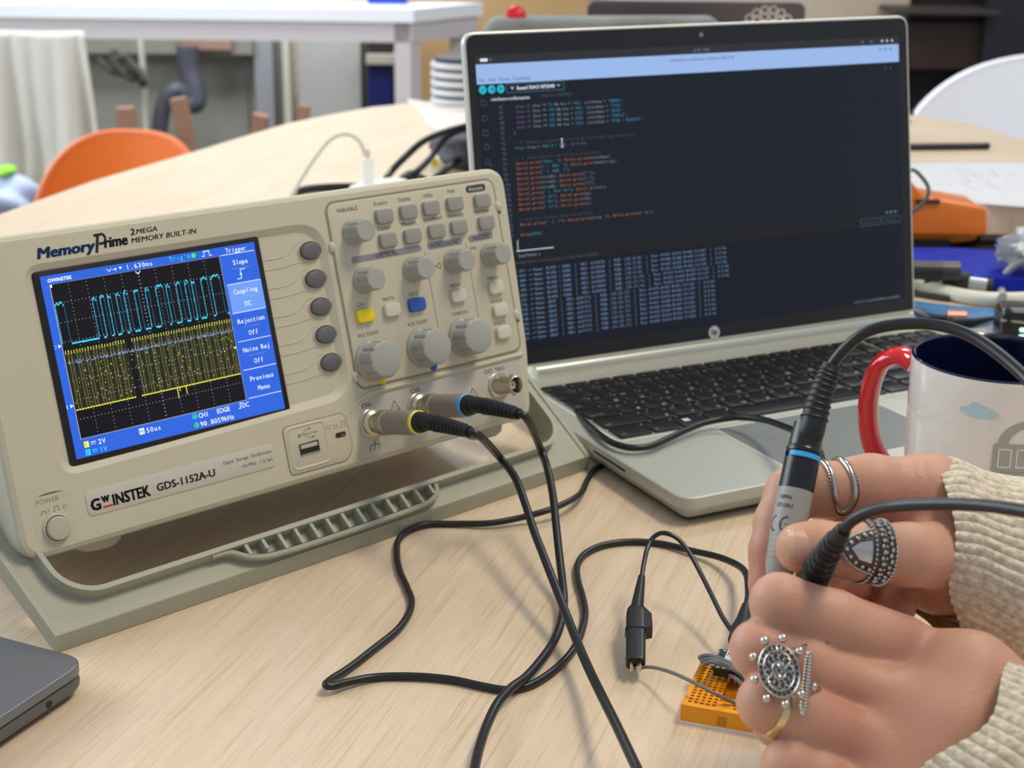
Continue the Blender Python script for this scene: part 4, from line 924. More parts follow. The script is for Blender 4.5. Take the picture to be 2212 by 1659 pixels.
for rn, nn, rq in ((13, 10, 4.2), (21, 14, 4.8), (29, 18, 5)):
    for k in range(nn): a_ = 2*PI*k/nn; st_.disc(rn*math.cos(a_), rn*math.sin(a_), rq, 0.02*rn/13, 0, M2, 12, r0=rq-1.5)
part(st_, 'sticker', mat('sticker_white', 'e4dfd6', .6), t, 'white lace mandala sticker', smooth=False)
# ================================================================== CABLES, PROBES, BREADBOARD
M_CB = mat('cable_black', '141619', 0.38, spec=0.5, bump=0.05, bscale=500); M_RB = mat('rubber_black', '17191c', 0.5, bump=0.1, bscale=900)
M_GRY = mat('probe_grey', '8b8378', 0.48); M_GRL = mat('probe_light_grey', '9a9890', 0.45)
M_YR = mat('ring_yellow', 'efe04a', .4); M_BR = mat('ring_blue', '3fa9ea', .4)
def Z2(pts, off=(660, 980), k=2.212): return [(off[0]+x/k, off[1]+y/k) for x, y in pts]
# USB cable on the table
zp = [(2108, 735), (2116, 690), (2116, 640), (2104, 572), (2060, 530), (1960, 490), (1850, 465), (1700, 430), (1560, 420), (1430, 435), (1340, 475), (1300, 530), (1300, 600), (1322, 680), (1336, 760), (1322, 840), (1290, 920), (1230, 995), (1150, 1062), (1060, 1110), (960, 1128), (850, 1112), (700, 1080), (520, 1064), (330, 1068), (200, 1092), (120, 1112), (98, 1106), (118, 1082), (200, 1030), (330, 930), (440, 840), (495, 760), (506, 700), (485, 640), (450, 560), (436, 480), (446, 410), (490, 368), (580, 338), (720, 335), (880, 332), (1000, 312), (1160, 270), (1250, 232), (1315, 190), (1345, 130), (1385, 72), (1440, 48)]
zz = [16, 18, 18, 14, 9, 5, 3, 2, 2, 2, 2, 2, 2, 2, 2, 2, 2, 2, 2, 2, 2, 2, 2, 2, 2, 3, 4, 4.5, 3.5, 2, 2, 2, 2, 2, 2, 2, 2, 2, 2, 2, 2, 3, 4, 7, 8, 6, 3.2, 2, 2]
pts = [pz(u, v, z_) for (u, v), z_ in zip(Z2(zp), zz)]
t = thing('usb_cable', 'long black cable snaking over the table from the small circuit board to the silver laptop', 'cable', pz(1100, 1490, 0))
e0 = pts[-1]; pts += [e0+np.array([14, 10, 0]), e0+np.array([60, 30, 0])]
part(MB().tube(pts, 1.75, 12, sub=8), 'cord', M_CB, t, world=True)
a = pz(1612, 1313, 16); b = pz(1597, 1385, 14.5)
part(MB().tube([a+np.array([0, 0, 1]), a*.6+b*.4, a*.3+b*.7, b], [2.2, 3.6, 5.0, 5.0], 14, sub=4), 'plug_boot', M_RB, t, world=True)
# cable lying over the palm rest
pp = [(1222, 862, 12), (1245, 892, 16), (1285, 930, 20), (1322, 956, 21), (1360, 967, 21), (1400, 965, 21), (1440, 949, 21), (1480, 930, 22), (1530, 911, 23), (1580, 902, 25), (1640, 905, 30), (1700, 924, 38), (1745, 944, 46), (1768, 972, 54), (1776, 1005, 60), (1770, 1050, 64)]
t = MB().tube([pz(*q) for q in pp], 2.0, 12, sub=8).build('black_cable', M_CB); tag(t, 'black cable lying across the palm rest of the silver laptop', 'cable')
t = MB().tube([pz(1545, 1058, 3), pz(1575, 1068, 3), pz(1615, 1076, 3), pz(1670, 1072, 3), pz(1720, 1050, 3)], 3.0, 12, sub=6).build('black_cable', M_CB); tag(t, 'short stretch of black cable showing under the front edge of the silver laptop', 'cable')

def boot(mb, pts, r0, r1, nr=8, mi=0, a=0.2, b=0.85):
    P, R_ = path(pts, list(np.linspace(r0, r1, len(pts))), 8); n = len(P)
    mb.tube(P, list(R_), 20, mi, smooth=False)
    for k in range(nr):
        f = a+(b-a)*k/(nr-1); i = min(n-2, int(f*(n-1))); T_ = P[i+1]-P[i]
        mb.torus(R_[i]+.05, .42, 28, 6, mi, axisM(P[i], T_))
def probe_plug(par, x, y, mring, drop, zr):
    T0 = Matrix.Translation((x, y, FW+.5)); side = lambda w, dy=0.0, dx=0.0: sface(x+dx, y+dy, FW+.5+w)
    Ms = Matrix([[*RS[i], 0] for i in range(3)]+[[0, 0, 0, 1]]); Ms.translation = Vector((SX, SY, SZ))
    mb = MB(); mb.lathe([(5.2, 2), (7.0, 2), (7.0, 4), (6.2, 4.4), (5.4, 5), (5.4, 9), (6.6, 10), (6.6, 11)], 32, 0, Ms @ T0)
    vs = []
    for k in range(48): mb.tube([side(11, 6.5*math.sin(2*PI*k/48), 6.5*math.cos(2*PI*k/48)), side(15.5, 6.5*math.sin(2*PI*k/48), 6.5*math.cos(2*PI*k/48))], .34, 5, 0, smooth=False)
    mb.lathe([(6.4, 10.5), (6.4, 16), (5.9, 16.6), (0, 16.6)], 32, 0, Ms @ T0)
    part(mb, 'bnc_plug', NI, par, world=True)
    part(MB().lathe([(0, 16), (6.1, 16), (6.4, 17), (6.5, 38), (6.1, 41), (5.6, 42.2), (0, 42.2)], 32, 0, Ms @ T0), 'plug_sleeve', M_GRY, par, 'grey plug sleeve', world=True)
    part(MB().lathe([(5.7, 41.4), (6.15, 41.6), (6.2, 43.4), (5.7, 43.8)], 32, 0, Ms @ T0), 'colour_ring', mring, par, world=True)
    P = [side(43), side(52), side(62, -drop*.25), side(73, -drop*.6), side(84, -drop)]
    mb = MB(); mb.lathe([(0, 43), (5.5, 43), (5.4, 46), (4.8, 48)], 28, 0, Ms @ T0)
    boot(mb, P, 4.9, 2.9, 9, 0, .42, .93); part(mb, 'strain_relief', M_RB, par, world=True)
    return P[-1], P[-1]-P[-2]
# yellow probe
Y0 = thing('oscilloscope_probe', 'yellow ringed probe plugged into the left channel socket with its cable crossing the table', 'probe', sface(164.6, -18.4, 20))
e, d_ = probe_plug(Y0, 164.6, -18.4, M_YR, 5, None)
zp = [(930, 20), (1000, 112), (1050, 240), (1092, 370), (1142, 500), (1200, 650), (1243, 760), (1290, 880), (1350, 1020), (1412, 1150), (1482, 1290), (1582, 1502), (1640, 1620)]
zz = [46, 42, 36, 30, 25, 19, 15, 13, 13, 16, 20, 28, 34]
pts = [e-d_*.2, e+d_*.35]+[pz(u, v, q) for (u, v), q in zip(Z2(zp), zz)]+[(150, 430, 14), (260, 370, 2.8), (420, 330, 2.8)]
part(MB().tube(pts, 2.05, 14, sub=8), 'cable', M_CB, Y0, world=True)
# blue probe
B0 = thing('oscilloscope_probe', 'blue ringed probe plugged into the second channel socket and held upright in the rear hand', 'probe', sface(197.2, -16.4, 20))
e, d_ = probe_plug(B0, 197.2, -16.4, M_BR, 5, None)
zp = [(1128, -10), (1158, 80), (1182, 200), (1196, 330), (1212, 480), (1226, 600), (1234, 690), (1224, 790), (1190, 890), (1130, 980), (1050, 1070), (980, 1122), (920, 1190), (870, 1290), (832, 1400), (808, 1502), (795, 1620)]
zz = [46, 42, 35, 27, 18, 11, 7, 5, 4, 4, 5, 6.2, 5, 5, 7, 10, 14]
pts = [e-d_*.2, e+d_*.35]+[pz(u, v, q) for (u, v), q in zip(Z2(zp), zz)]+[(-10, 440, 8), (90, 330, 2.8), (300, 280, 2.8), (470, 330, 2.8)]
part(MB().tube(pts, 2.05, 14, sub=8), 'cable', M_CB, B0, world=True)
# the probe body held in the rear hand
PA, PB = at(1734, 988, 548), at(1684, 1232, 540)          # ring end, tip end
ax = nrm(PB-PA); Lp = np.linalg.norm(PB-PA)
MP = axisM(PA, ax, ray(1000, 800)*-1)
vw = nrm(CC-PA); vx = nrm(vw-ax*np.dot(vw, ax)); MP = frame3(PA, vx, np.cross(ax, vx), ax)      # x towards the viewer side, z to the tip
mb = MB(); mb.lathe([(0, -12), (5.4, -12), (5.8, -4), (6.0, -3), (6.3, -2.6), (6.3, -1.6), (5.9, -1.2), (5.9, 0.9), (6.2, 1.3), (6.2, 12.0), (0, 12)], 36, 0, MP); part(mb, 'collar', mat('collar_black', '141518', .3), B0, world=True)
mb = MB()
for a0_, a1_ in ((-1.15, 0.75), (1.25, 2.4)): mb.lathe([(5.9, -1.1), (6.5, -.9), (6.5, .7), (5.9, .9)], 16, 0, MP, a0_, a1_)
part(mb, 'colour_ring', M_BR, B0, world=True)
mb = MB(); mb.lathe([(6.15, 11.8), (6.15, 26), (5.7, 32), (5.2, 40), (3.2, 46), (1.2, 50), (0, 50)], 36, 0, MP)
for k in range(6): mb.torus(5.72-.07*k, .32, 20, 6, 0, MP @ Matrix.Translation((0, 0, 27.5+k*1.9)))
part(mb, 'probe_body', M_GRL, B0, 'light grey probe body with printed marks', world=True)
def wrap(mb, R_, s_, th0): # flat (x,y) -> on the cylinder: y along the axis, x round it
    mb.v = [tuple(MP @ Vector(((R_)*math.cos(th0+x/R_), (R_)*math.sin(th0+x/R_), s_+y))) for x, y, z_ in mb.v]; return mb
q = MB(); q.text('GTP-150A-2', 0, 0, 2.1, 0, 0, bold=.02, rot=0, sx=.6); q.text('150MHz', .6, 3.0, 2.1, 0, 0, bold=.02, sx=.7)
q.v = [(-x, -y, z_) for x, y, z_ in q.v]; part(wrap(q, 6.22, 19.5, 1.0), 'lettering', M_INK, B0, world=True, smooth=False)
q = MB()
arc = lambda cx, cy, r, a0, a1: [(cx+r*math.cos(a0+(a1-a0)*k/10), cy+r*math.sin(a0+(a1-a0)*k/10)) for k in range(11)]
q.pline(arc(0, 0, 2.6, PI*.5, PI*1.5), .6); q.pline(arc(4.6, 0, 2.6, PI*.5, PI*1.5), .6); q.line(2.2, 0, 4.4, 0, .6)
q.v = [(-x, -y, z_) for x, y, z_ in q.v]; part(wrap(q, 6.2, 25.4, .85), 'lettering', M_INK, B0, world=True, smooth=False)
mb = MB(); bp = [at(1733, 990, 548)-ax*9, at(1750, 935, 548), at(1765, 880, 549), at(1782, 828, 550), at(1797, 790, 551)]
boot(mb, bp, 5.4, 3.4, 9, 0, .42, .92); part(mb, 'strain_relief', M_RB, B0, world=True)
pts = [bp[-2], bp[-1], at(1824, 755, 549), at(1872, 717, 545), at(1940, 701, 540), at(2020, 702, 533), at(2090, 722, 525), at(2150, 759, 516), at(2212, 812, 505), at(2280, 880, 490), (235, 470, 190), (360, 400, 60), (440, 360, 5), (470, 330, 2.8)]
part(MB().tube(pts, 2.1, 14, sub=8), 'cable', M_CB, B0, world=True)
# yellow probe's far end held between the hands
bp = [at(1750, 1266, 532), at(1770, 1226, 520), at(1797, 1180, 507), at(1822, 1144, 500)]
mb = MB(); boot(mb, bp, 5.6, 2.7, 8, 0, .30, .80); part(mb, 'strain_relief', M_RB, Y0, world=True)
Tt = nrm(bp[1]-bp[0]); part(MB().torus(5.9, .8, 32, 8, 0, axisM(bp[0]+Tt*1.2, Tt)), 'colour_ring', M_YR, Y0, world=True)
part(MB().tube([bp[0]+Tt*1, at(1752, 1300, 545), at(1785, 1340, 552)], [5.4, 5.2, 5.0], 20, smooth=False), 'probe_body', M_GRL, Y0, world=True)
pts = [bp[-2], bp[-1], at(1842, 1124, 497), at(1882, 1104, 491), at(1940, 1093, 480), at(2020, 1089, 468), at(2110, 1091, 455), at(2212, 1104, 440), at(2300, 1125, 428), (215, 400, 150), (320, 360, 50), (390, 340, 5), (420, 330, 2.8)]
part(MB().tube(pts, 1.95, 14, sub=8), 'cable', M_CB, Y0, world=True)

# ---------------------------------------------------------------- alligator clip lead
t = thing('alligator_clip', 'black alligator clip on a thin lead gripping the grey jumper wire', 'clip', pz(1370, 1440, 0))
zp = [(2060, 880), (2030, 838), (1992, 780), (1945, 685), (1890, 575), (1835, 475), (1785, 412), (1742, 386), (1698, 380), (1660, 402), (1636, 445), (1618, 520), (1606, 592)]
zz = [14, 14, 15, 18, 23, 29, 33, 35, 35, 33, 30, 26, 22]
part(MB().tube([pz(u, v, q) for (u, v), q in zip(Z2(zp), zz)], 1.15, 10, sub=8), 'lead', M_CB, t, world=True)
c0 = pz(1386, 1246, 22); c1 = pz(1374, 1326, 14.5); c2 = pz(1372, 1352, 13); c3 = pz(1373, 1434, 7.5)
mb = MB(); mb.tube([c0, c0*.6+c1*.4, c1*.75+c0*.25, c1], [1.7, 2.4, 2.9, 3.0], 18, sub=4)
ax_ = nrm(c3-c1); upv = nrm(np.array([0, 0, 1])-ax_*ax_[2]); sd = np.cross(upv, ax_); L_ = np.linalg.norm(c3-c1)
MC = frame3(c1, sd, upv, ax_)     # x sideways, y up, z to the jaw
prof = [(-4.5, 2.0), (-3.5, 3.2), (-1, 4.1), (2, 4.5), (L_*.36, 4.5), (L_*.37, 4.9), (L_*.40, 4.9), (L_*.41, 4.4), (L_*.97, 4.3), (L_, 4.0)]
rings = []
for k_, (z_, w_) in enumerate(prof):
    rr_ = rr(-w_, -w_*.82, w_, w_*.82, w_*.45, 4); bulge = 0.0
    rings.append([tuple(MC @ Vector((p[0]+(1.5 if (p[0] < 0 and 0 < k_ < 99 and z_ > 0) else 0)*0, p[1], z_))) for p in rr_])
for A_, B_ in zip(rings[:-1], rings[1:]): mb.ring(A_, B_)
mb.add(rings[0], [tuple(range(len(rings[0])))]); mb.add(rings[-1], [tuple(reversed(range(len(rings[-1]))))])
sh = [(-3.0, -2.5), (-7.0, 3.5), (-7.4, L_*.36), (-3.6, L_*.40)]
for y0_, y1_ in ((-3.5, 3.3),):
    mb.add([tuple(MC @ Vector((-x, y, z_))) for y in (y0_, y1_) for x, z_ in sh], [(0, 1, 2, 3), (7, 6, 5, 4), (0, 4, 5, 1), (1, 5, 6, 2), (2, 6, 7, 3)])
part(mb, 'clip_boot', mat('clip_black', '121315', .4), t, world=True)
mb = MB()
for sg in (-1, 1):
    mb.box(-.5+sg*2.0, .5+sg*2.0, -1.6, 1.6, L_-3, L_+3.4, M=MC); 
    for k in range(3): mb.box(sg*2.0-sg*1.3-.3, sg*2.0-sg*.3+.3, -1.2, 1.2, L_+k*1.3, L_+k*1.3+.6, M=MC)
part(mb, 'jaw', NI, t, 'nickel jaw', world=True)

# ---------------------------------------------------------------- breadboard
BA = -math.radians(18.5); b0 = pz(1469, 1561, 0); bw, bl, bh = 35.0, 47.0, 8.6
RB = Matrix.Rotation(BA, 3, 'Z'); bb = thing('breadboard', 'small orange yellow breadboard lying on the wooden table under the front hand', 'breadboard', b0, RB)
M_BBD = mat('breadboard_orange', 'f0a000', .45, bump=.15, bscale=600, sss=0.0)
def bbw(x, y, z_=0): return np.array(RB @ Vector((x, y, z_)))+b0
mb = MB(); zt = bh; zf_ = 1.2
mb.prism([(0, 0), (bw, 0), (bw, bl), (0, bl)], zf_, zt, 0, 1, 0, cap=False)
px, py_ = 2.54, 2.54; mx0 = 2.2; xs = []
cols = [mx0+i*px for i in range(5)]+[bw-mx0-1.5-(4-i)*px for i in range(5)]
rows = [3.0+j*py_ for j in range(17)]; hs = 1.5
# top face: grid cells with real holes
xe = sorted(set([0]+[c_ for x in cols for c_ in (x, x+hs)]+[bw])); ye = sorted(set([0]+[c_ for y in rows for c_ in (y, y+hs)]+[bl]))
ch0, ch1 = cols[4]+hs+.7, cols[5]-.7; xe = sorted(set(xe+[ch0, ch1])); ye = sorted(set(ye+[8.0]))
for i in range(len(xe)-1):
    for j in range(len(ye)-1):
        x0, x1, y0, y1 = xe[i], xe[i+1], ye[j], ye[j+1]
        hole = any(abs(x0-c_) < 1e-6 for c_ in cols) and any(abs(y0-r_) < 1e-6 for r_ in rows) and x1-x0 < 1.7 and y1-y0 < 1.7
        chn = ch0-1e-6 <= x0 < ch1-1e-6 and y0 >= 8.0-1e-6
        if hole:
            z0 = zt-3.5; mb.add([(x0, y0, zt), (x1, y0, zt), (x1, y1, zt), (x0, y1, zt), (x0+.25, y0+.25, z0), (x1-.25, y0+.25, z0), (x1-.25, y1-.25, z0), (x0+.25, y1-.25, z0)], [(0, 1, 5, 4), (1, 2, 6, 5), (2, 3, 7, 6), (3, 0, 4, 7), (4, 5, 6, 7)], 0)
        elif chn: mb.quad(x0, y0, x1, y1, zt-2.6)
        else: mb.quad(x0, y0, x1, y1, zt)
mb.add([(ch0, 8, zt), (ch1, 8, zt), (ch1, 8, zt-2.6), (ch0, 8, zt-2.6), (ch0, bl, zt), (ch0, bl, zt-2.6), (ch1, bl, zt), (ch1, bl, zt-2.6)], [(0, 1, 2, 3), (0, 3, 5, 4), (1, 6, 7, 2)])
mb.disc((ch0+ch1)/2, 5.4, 1.6, zt+.03, 1)  # mounting hole as a flat disc, its shade put into the darker orange
mb.box(15.4, 19.4, -.9*0-.01, 0.02, 1.6, 6.0, 1)  # side slot as a flat panel, its shade put into the colour
part(mb, 'board', [M_BBD, mat('breadboard_recess_shade', 'c97f00', .55)], bb, smooth=False)
part(MB().box(-.5, bw+.5, -.4, bl+.4, 0, 1.2), 'adhesive_backing', mat('foam_white', 'e8e6e0', .7), bb, 'white foam backing')
# microcontroller board
mo = pz(1536, 1443, 14.5); t = thing('circuit_board', 'tiny black circuit board with white shield plugged into the breadboard', 'circuit board', (mo[0], mo[1], 8.7), RB)
mb = MB(); mb.prism(rr(0, 0, 21, 17.8, 1.2), 5.0, 6.2, 0, 1, 0)
for k in range(7):
    for y in (0, 17.8): mb.disc(2.6+k*2.54, y+(1.2 if y == 0 else -1.2), .75, 6.24, 1)
    mb.disc(.2, 2.2+k*2.1, .7, 6.24, 1)
mb.box(1, 20, .2, 2.6, 2.4, 5, 0); mb.box(1, 20, 15.2, 17.6, 2.4, 5, 0)
for k in range(7):
    for y in (1.4, 16.4): mb.box(2.3+k*2.54, 2.9+k*2.54, y-.3, y+.3, 0, 2.6, 1)
part(mb, 'pcb', [mat('pcb_black', '17181a', .45), mat('gold_pad', 'd2cbb4', .3, .8)], t)
mb = MB(); mb.prism(rr(4.2, 5.4, 17, 16.6, .6, 3), 6.2, 8.0, .25, 1, 0); zc = 8.05
mb.text('seeed', 5.2, 13.8, 2.6, zc, 1, bold=.02); mb.line(5, 12.7, 16, 12.7, .15, zc, 1); mb.text('FC', 5.0, 9.2, 3.8, zc, 1); mb.disc(10.3, 10.5, 1.6, zc, 1, r0=1.2)
part(mb, 'shield', [mat('shield_white', 'd9dde0', .3, .3), M_INK], t)
for k, (x, y, w_, h_) in enumerate(((5, 3.2, 1.6, 1), (8, 3.2, 2, 1.4), (12, 3.3, 1.2, .8), (15, 3.2, 2.4, 1.2))): part(MB().box(x, x+w_, y, y+h_, 6.2, 7), 'component', mat('gold_pad', 'd2cbb4'), t)
# jumper wires
M_JW = mat('wire_grey', '6f7072', .5)
def wire(label, pts, r=.8, name='jumper_wire'):
    t_ = thing(name, label, 'wire', pts[0]); part(MB().tube(pts, r, 8, sub=8), 'insulation', M_JW, t_, world=True)
    e_ = pts[-1]; part(MB().tube([e_, e_+np.array([.6, -.4, -2.2])], .35, 6, smooth=False), 'pin', NI, t_, world=True)
wire('long grey jumper wire running from the clip jaw to a breadboard hole', [pz(1366, 1444, 5.5), pz(1400, 1441, 7), pz(1440, 1449, 11), pz(1490, 1470, 15), pz(1540, 1496, 14), pz(1578, 1514, 10.5), pz(1588, 1519, 9.6)])
G = 'grey jumper wires bundled beside the circuit board'
for i, o_ in enumerate(((0, 0, 0), (4, 8, 0), (9, 14, 1))):
    dx_, dy_, dz_ = o_
    wire('grey jumper wire in the bundle curving over the left of the circuit board', [pz(1520+dx_, 1428+dy_*.4, 10), pz(1512+dx_, 1420+dy_, 14+dz_), pz(1530+dx_, 1416+dy_, 18+dz_), pz(1558+dx_, 1424+dy_, 20-dz_), pz(1588+dx_, 1440+dy_, 18), pz(1604+dx_, 1462+dy_*.8, 14), pz(1612+dx_, 1490, 11), pz(1613+dx_, 1500, 9.2)], .95)
    bpy.data.objects[[o.name for o in COL.objects if o.name.startswith('jumper_wire')][-1]]
for o in COL.objects:
    if o.name.startswith('jumper_wire.'): o['group'] = G
wire('short grey jumper wire crossing the groove of the breadboard', [pz(1577, 1460, 13), pz(1590, 1466, 16), pz(1604, 1482, 14), pz(1606, 1500, 9.4)], .95)
# ================================================================== MUG AND THE CLUTTER
mc = (257.0, 785.0)
mug = thing('mug', 'white mug with navy inside and red handle beside the laptop', 'mug', (mc[0], mc[1], 0))
M_CER = mat('ceramic_white', 'e9e6df', .12, coat=.6); M_NAVY = mat('ceramic_navy', '0b1330', .12, coat=.6); M_RED = mat('ceramic_red', 'cf0f1a', .12, coat=.6)
part(MB().lathe([(0, 0), (36, 0), (40, 1.5), (43.2, 8), (44.2, 30), (45, 60), (45.6, 93), (45.4, 95.2)], 96, 0), 'body', M_CER, mug)
part(MB().lathe([(45.4, 95.2), (44.4, 96.2), (43.2, 95.4), (42.6, 92), (41.5, 30), (39, 8), (30, 5), (0, 5)], 96, 0), 'glazed_inside', M_NAVY, mug, 'navy glazed inside and rim')
ha = math.radians(146); hd = np.array([math.cos(ha), math.sin(ha), 0])
hp = [hd*45.6+[0, 0, 84], hd*54+[0, 0, 87], hd*64+[0, 0, 81], hd*69+[0, 0, 67], hd*69.5+[0, 0, 50], hd*65+[0, 0, 32], hd*56+[0, 0, 20], hd*44.5+[0, 0, 14]]
part(MB().tube(hp, [9, 9, 9, 9, 9, 9, 9, 9], 24, flat=.55, sub=8), 'handle', M_RED, mug, 'glossy red handle')
# print on the wall of the mug: cloud and a plain arched building
def onmug(mb, th0, z0, r=45.35):
    mb.v = [((r+.0+zz_)*math.cos(th0+x/r), (r+zz_)*math.sin(th0+x/r), z0+y) for x, y, zz_ in mb.v]; return mb
def blobpoly(cs, n=60):
    out = []
    for k in range(n):
        a = 2*PI*k/n; best = 0
        for cx, cy, rx, ry in cs:
            for q in np.linspace(0, 34, 120):
                x, y = q*math.cos(a), q*math.sin(a)
                if ((x-cx)/rx)**2+((y-cy)/ry)**2 <= 1: best = max(best, q)
        out.append((best*math.cos(a), best*math.sin(a)))
    return out
c_ = blobpoly([(0, 0, 7, 3.5), (-5, -.3, 4.5, 2.2), (5.5, -.8, 5, 2.2), (-1.5, 2.2, 3.2, 2.6)])
q = MB(); n_ = len(c_); q.add([(0, 0, .25)]+[(p[0]*k, p[1]*k, .25) for k in (.5, 1) for p in c_], [(0, 1+i, 1+(i+1) % n_) for i in range(n_)]+[(1+i, 1+n_+i, 1+n_+(i+1) % n_, 1+(i+1) % n_) for i in range(n_)])
part(onmug(q, math.radians(242), 79), 'printed_cloud', mat('print_cloud', 'b5d6de', .15, coat=.6), mug, 'pale blue printed cloud', smooth=False)
q = MB(); zq = .25
def gq(x0, y0, x1, y1, mi=0, zz_=.25):
    m_ = max(1, int(abs(x1-x0)/3)); 
    for k in range(m_): q.quad(x0+(x1-x0)*k/m_, y0, x0+(x1-x0)*(k+1)/m_, y1, zz_, mi)
gq(-20, -34, -15, 8); gq(15, -34, 20, 8); gq(-20, -6, 20, 8); gq(-20, -9, 20, -7)
for k in range(16):
    a0_, a1_ = PI*k/16, PI*(k+1)/16; f = lambda r_, a_: (r_*math.cos(a_), -22+r_*math.sin(a_)*.9, .25)
    q.add([f(15, a0_), f(16.5, a0_), f(16.5, a1_), f(15, a1_)], [(0, 1, 2, 3)])
    f2 = lambda r_, a_: (r_*math.cos(a_), 8+r_*math.sin(a_)*.75, .25)
    q.add([f2(13, a0_), f2(18, a0_), f2(18, a1_), f2(13, a1_)], [(0, 1, 2, 3)])
for k in range(4): x = -17+k*9; q.pline([(x, -4), (x+6, -4), (x+6, 5.5), (x, 5.5), (x, -4)], .6, .35, 1)
gq(-1.5, 21, 1.5, 26)
part(onmug(q, math.radians(279), 55), 'printed_building', [mat('print_grey', 'a5a5a0', .15, coat=.6), M_CER], mug, 'grey printed arched building', smooth=False)

# ---- right-hand side of the table behind the laptop
b2 = [pz(1900, 506, 17)[:2], pz(2330, 506, 17)[:2], pz(2420, 420, 45)[:2], pz(2330, 345, 45)[:2], pz(2212, 302, 45)[:2], pz(2100, 268, 45)[:2], pz(1985, 250, 45)[:2], pz(1900, 243, 45)[:2], pz(1800, 250, 45)[:2], pz(1800, 400, 45)[:2]]
o = MB().prism([(p[0], p[1]) for p in b2], 17, 45, 1.5, 2).build('wooden_board', M_TABLE2, None); tag(o, 'thick light wooden board with rounded far edge raised behind the silver laptop', 'board')
for i, (u, v) in enumerate(((1900, 470), (2212, 440), (1900, 300), (2150, 300))):
    p = pz(u, v, 45)
tb = MB(); 
for (x, y) in ((b2[0][0]+40, b2[0][1]+60), (b2[1][0]-60, b2[1][1]+60), (b2[6][0]-10, b2[6][1]-60)): tb.lathe([(0, 0), (16, 0), (16, 17.2), (0, 17.2)], 16, 0, Matrix.Translation((x, y, 0)))
sp_ = []
for (x, y) in ((b2[0][0]+40, b2[0][1]+60), (b2[1][0]-90, b2[1][1]+60), (b2[6][0]-10, b2[6][1]-60)):
    o2 = MB().lathe([(0, 0), (16, 0), (16, 17), (0, 17)], 16).build('rubber_foot', M_RB); o2.parent = bpy.data.objects['wooden_board']; o2.location = (x*MM, y*MM, 0)
pa = [pz(1900, 352, 46)[:2], pz(2330, 352, 46)[:2], pz(2330, 440, 46)[:2], pz(2212, 446, 46)[:2], pz(2060, 436, 46)[:2], pz(1900, 424, 46)[:2]]
o = MB().prism([tuple(p) for p in reversed(pa)], 45.1, 45.9, 0).build('paper_sheet', mat('paper', 'c6c9cc', .8, var=.03, vscale=30)); tag(o, 'white paper sheet with faint pencil lines on the wooden board', 'paper')
o_ = MB()
rnd = random.Random(9)
for k in range(16):
    p = pz(rnd.uniform(2080, 2212), rnd.uniform(375, 420), 46); o_.line(p[0], p[1], p[0]+rnd.uniform(-14, 14), p[1]+rnd.uniform(10, 40), .7, 46.0)
x_ = o_.build('pencil_marks', mat('pencil', 'a9abad', .8), None, smooth=False); x_.parent = o
pa, pb = pz(1955, 317, 49), pz(2131, 315, 49)
t = thing('drawing_pen', 'slim black pen lying on the wooden board beyond the paper', 'pen', pa)
part(MB().tube([pa, pb], 3.9, 14, smooth=False), 'barrel', mat('pen_black', '26241f', .35), t, world=True); dd = nrm(pb-pa)
part(MB().tube([pb-dd*2, pb+dd*3], [4.0, 3.6], 14, smooth=False), 'end_cap', mat('pen_cap', '111111', .3), t, world=True)
# small dark cone of twigs / plant at the laptop edge
t = thing('wire_twist', 'dark twisted wire ends sticking up from the board beside the laptop lid', 'wire', pz(1962, 262, 45))
for k, (u, v) in enumerate(((1988, 220), (1980, 228), (1975, 236))): part(MB().tube([pz(1962, 264, 46), py(1968+k*2, 246, 2150), py(u, v, 2145)], [2.5, 2, .8], 8), 'strand', mat('strand', '394238', .6), t, world=True)
# orange tool case
p0 = pz(1960, 520, 0); 
t = thing('tool_holder', 'orange plastic holster with a thin black loop at the right of the laptop lid', 'tool', pz(2050, 520, 0))
Yc = 1440.0
outl = [py(u, v, Yc) for u, v in ((1900, 355), (1950, 372), (1990, 421), (2124, 443), (2124, 503), (1900, 500))]
mb = MB(); n_ = len(outl)
pl = roundpoly([(p[0], p[2]) for p in reversed(outl)], 7, 5)
MX = frame3((0, Yc, 0), (1, 0, 0), (0, 0, 1), (0, -1, 0))
mb.prism(pl, -44, 14, 3, 3, 0, MX, bot=True)
part(mb, 'holster', mat('holster_orange', 'e07712', .35, coat=.3), t, world=True)
lo_ = [py(u, v, Yc) for u, v in ((1930, 480), (2100, 492), (2112, 505), (2105, 518), (2060, 524), (1930, 520))]
part(MB().prism(roundpoly([(p[0], p[2]) for p in reversed(lo_)], 3, 3), -40, 4, 2, 2, 0, MX, bot=True), 'holster_base', mat('holster_low', 'cc7a2a', .4), t, world=True)
a, b_ = py(1978, 429, Yc-15), py(2030, 436, Yc-15); part(MB().box(a[0], b_[0], Yc-16, Yc-10, b_[2]-2, b_[2]+2), 'slot', mat('slot_brown', '5a2a08', .6), t, world=True)
part(MB().tube([py(1955, 374, Yc-22), py(1972, 367, Yc-22), py(1992, 384, Yc-24), py(2005, 405, Yc-26), py(2003, 425, Yc-28), py(1985, 448, Yc-28), py(1960, 462, Yc-26)], 1.8, 8), 'loop', mat('loop_grey', '4a5552', .5), t, world=True)
# legs under holster so that it rests on the table: a small dark cradle
g0 = py(1990, 520, Yc)
part(MB().box(py(1935, 500, Yc)[0], py(2050, 500, Yc)[0], Yc-10, Yc+30, 0, py(2000, 520, Yc)[2]+2), 'cradle', mat('cradle_dark', '22201f', .5), t, world=True)
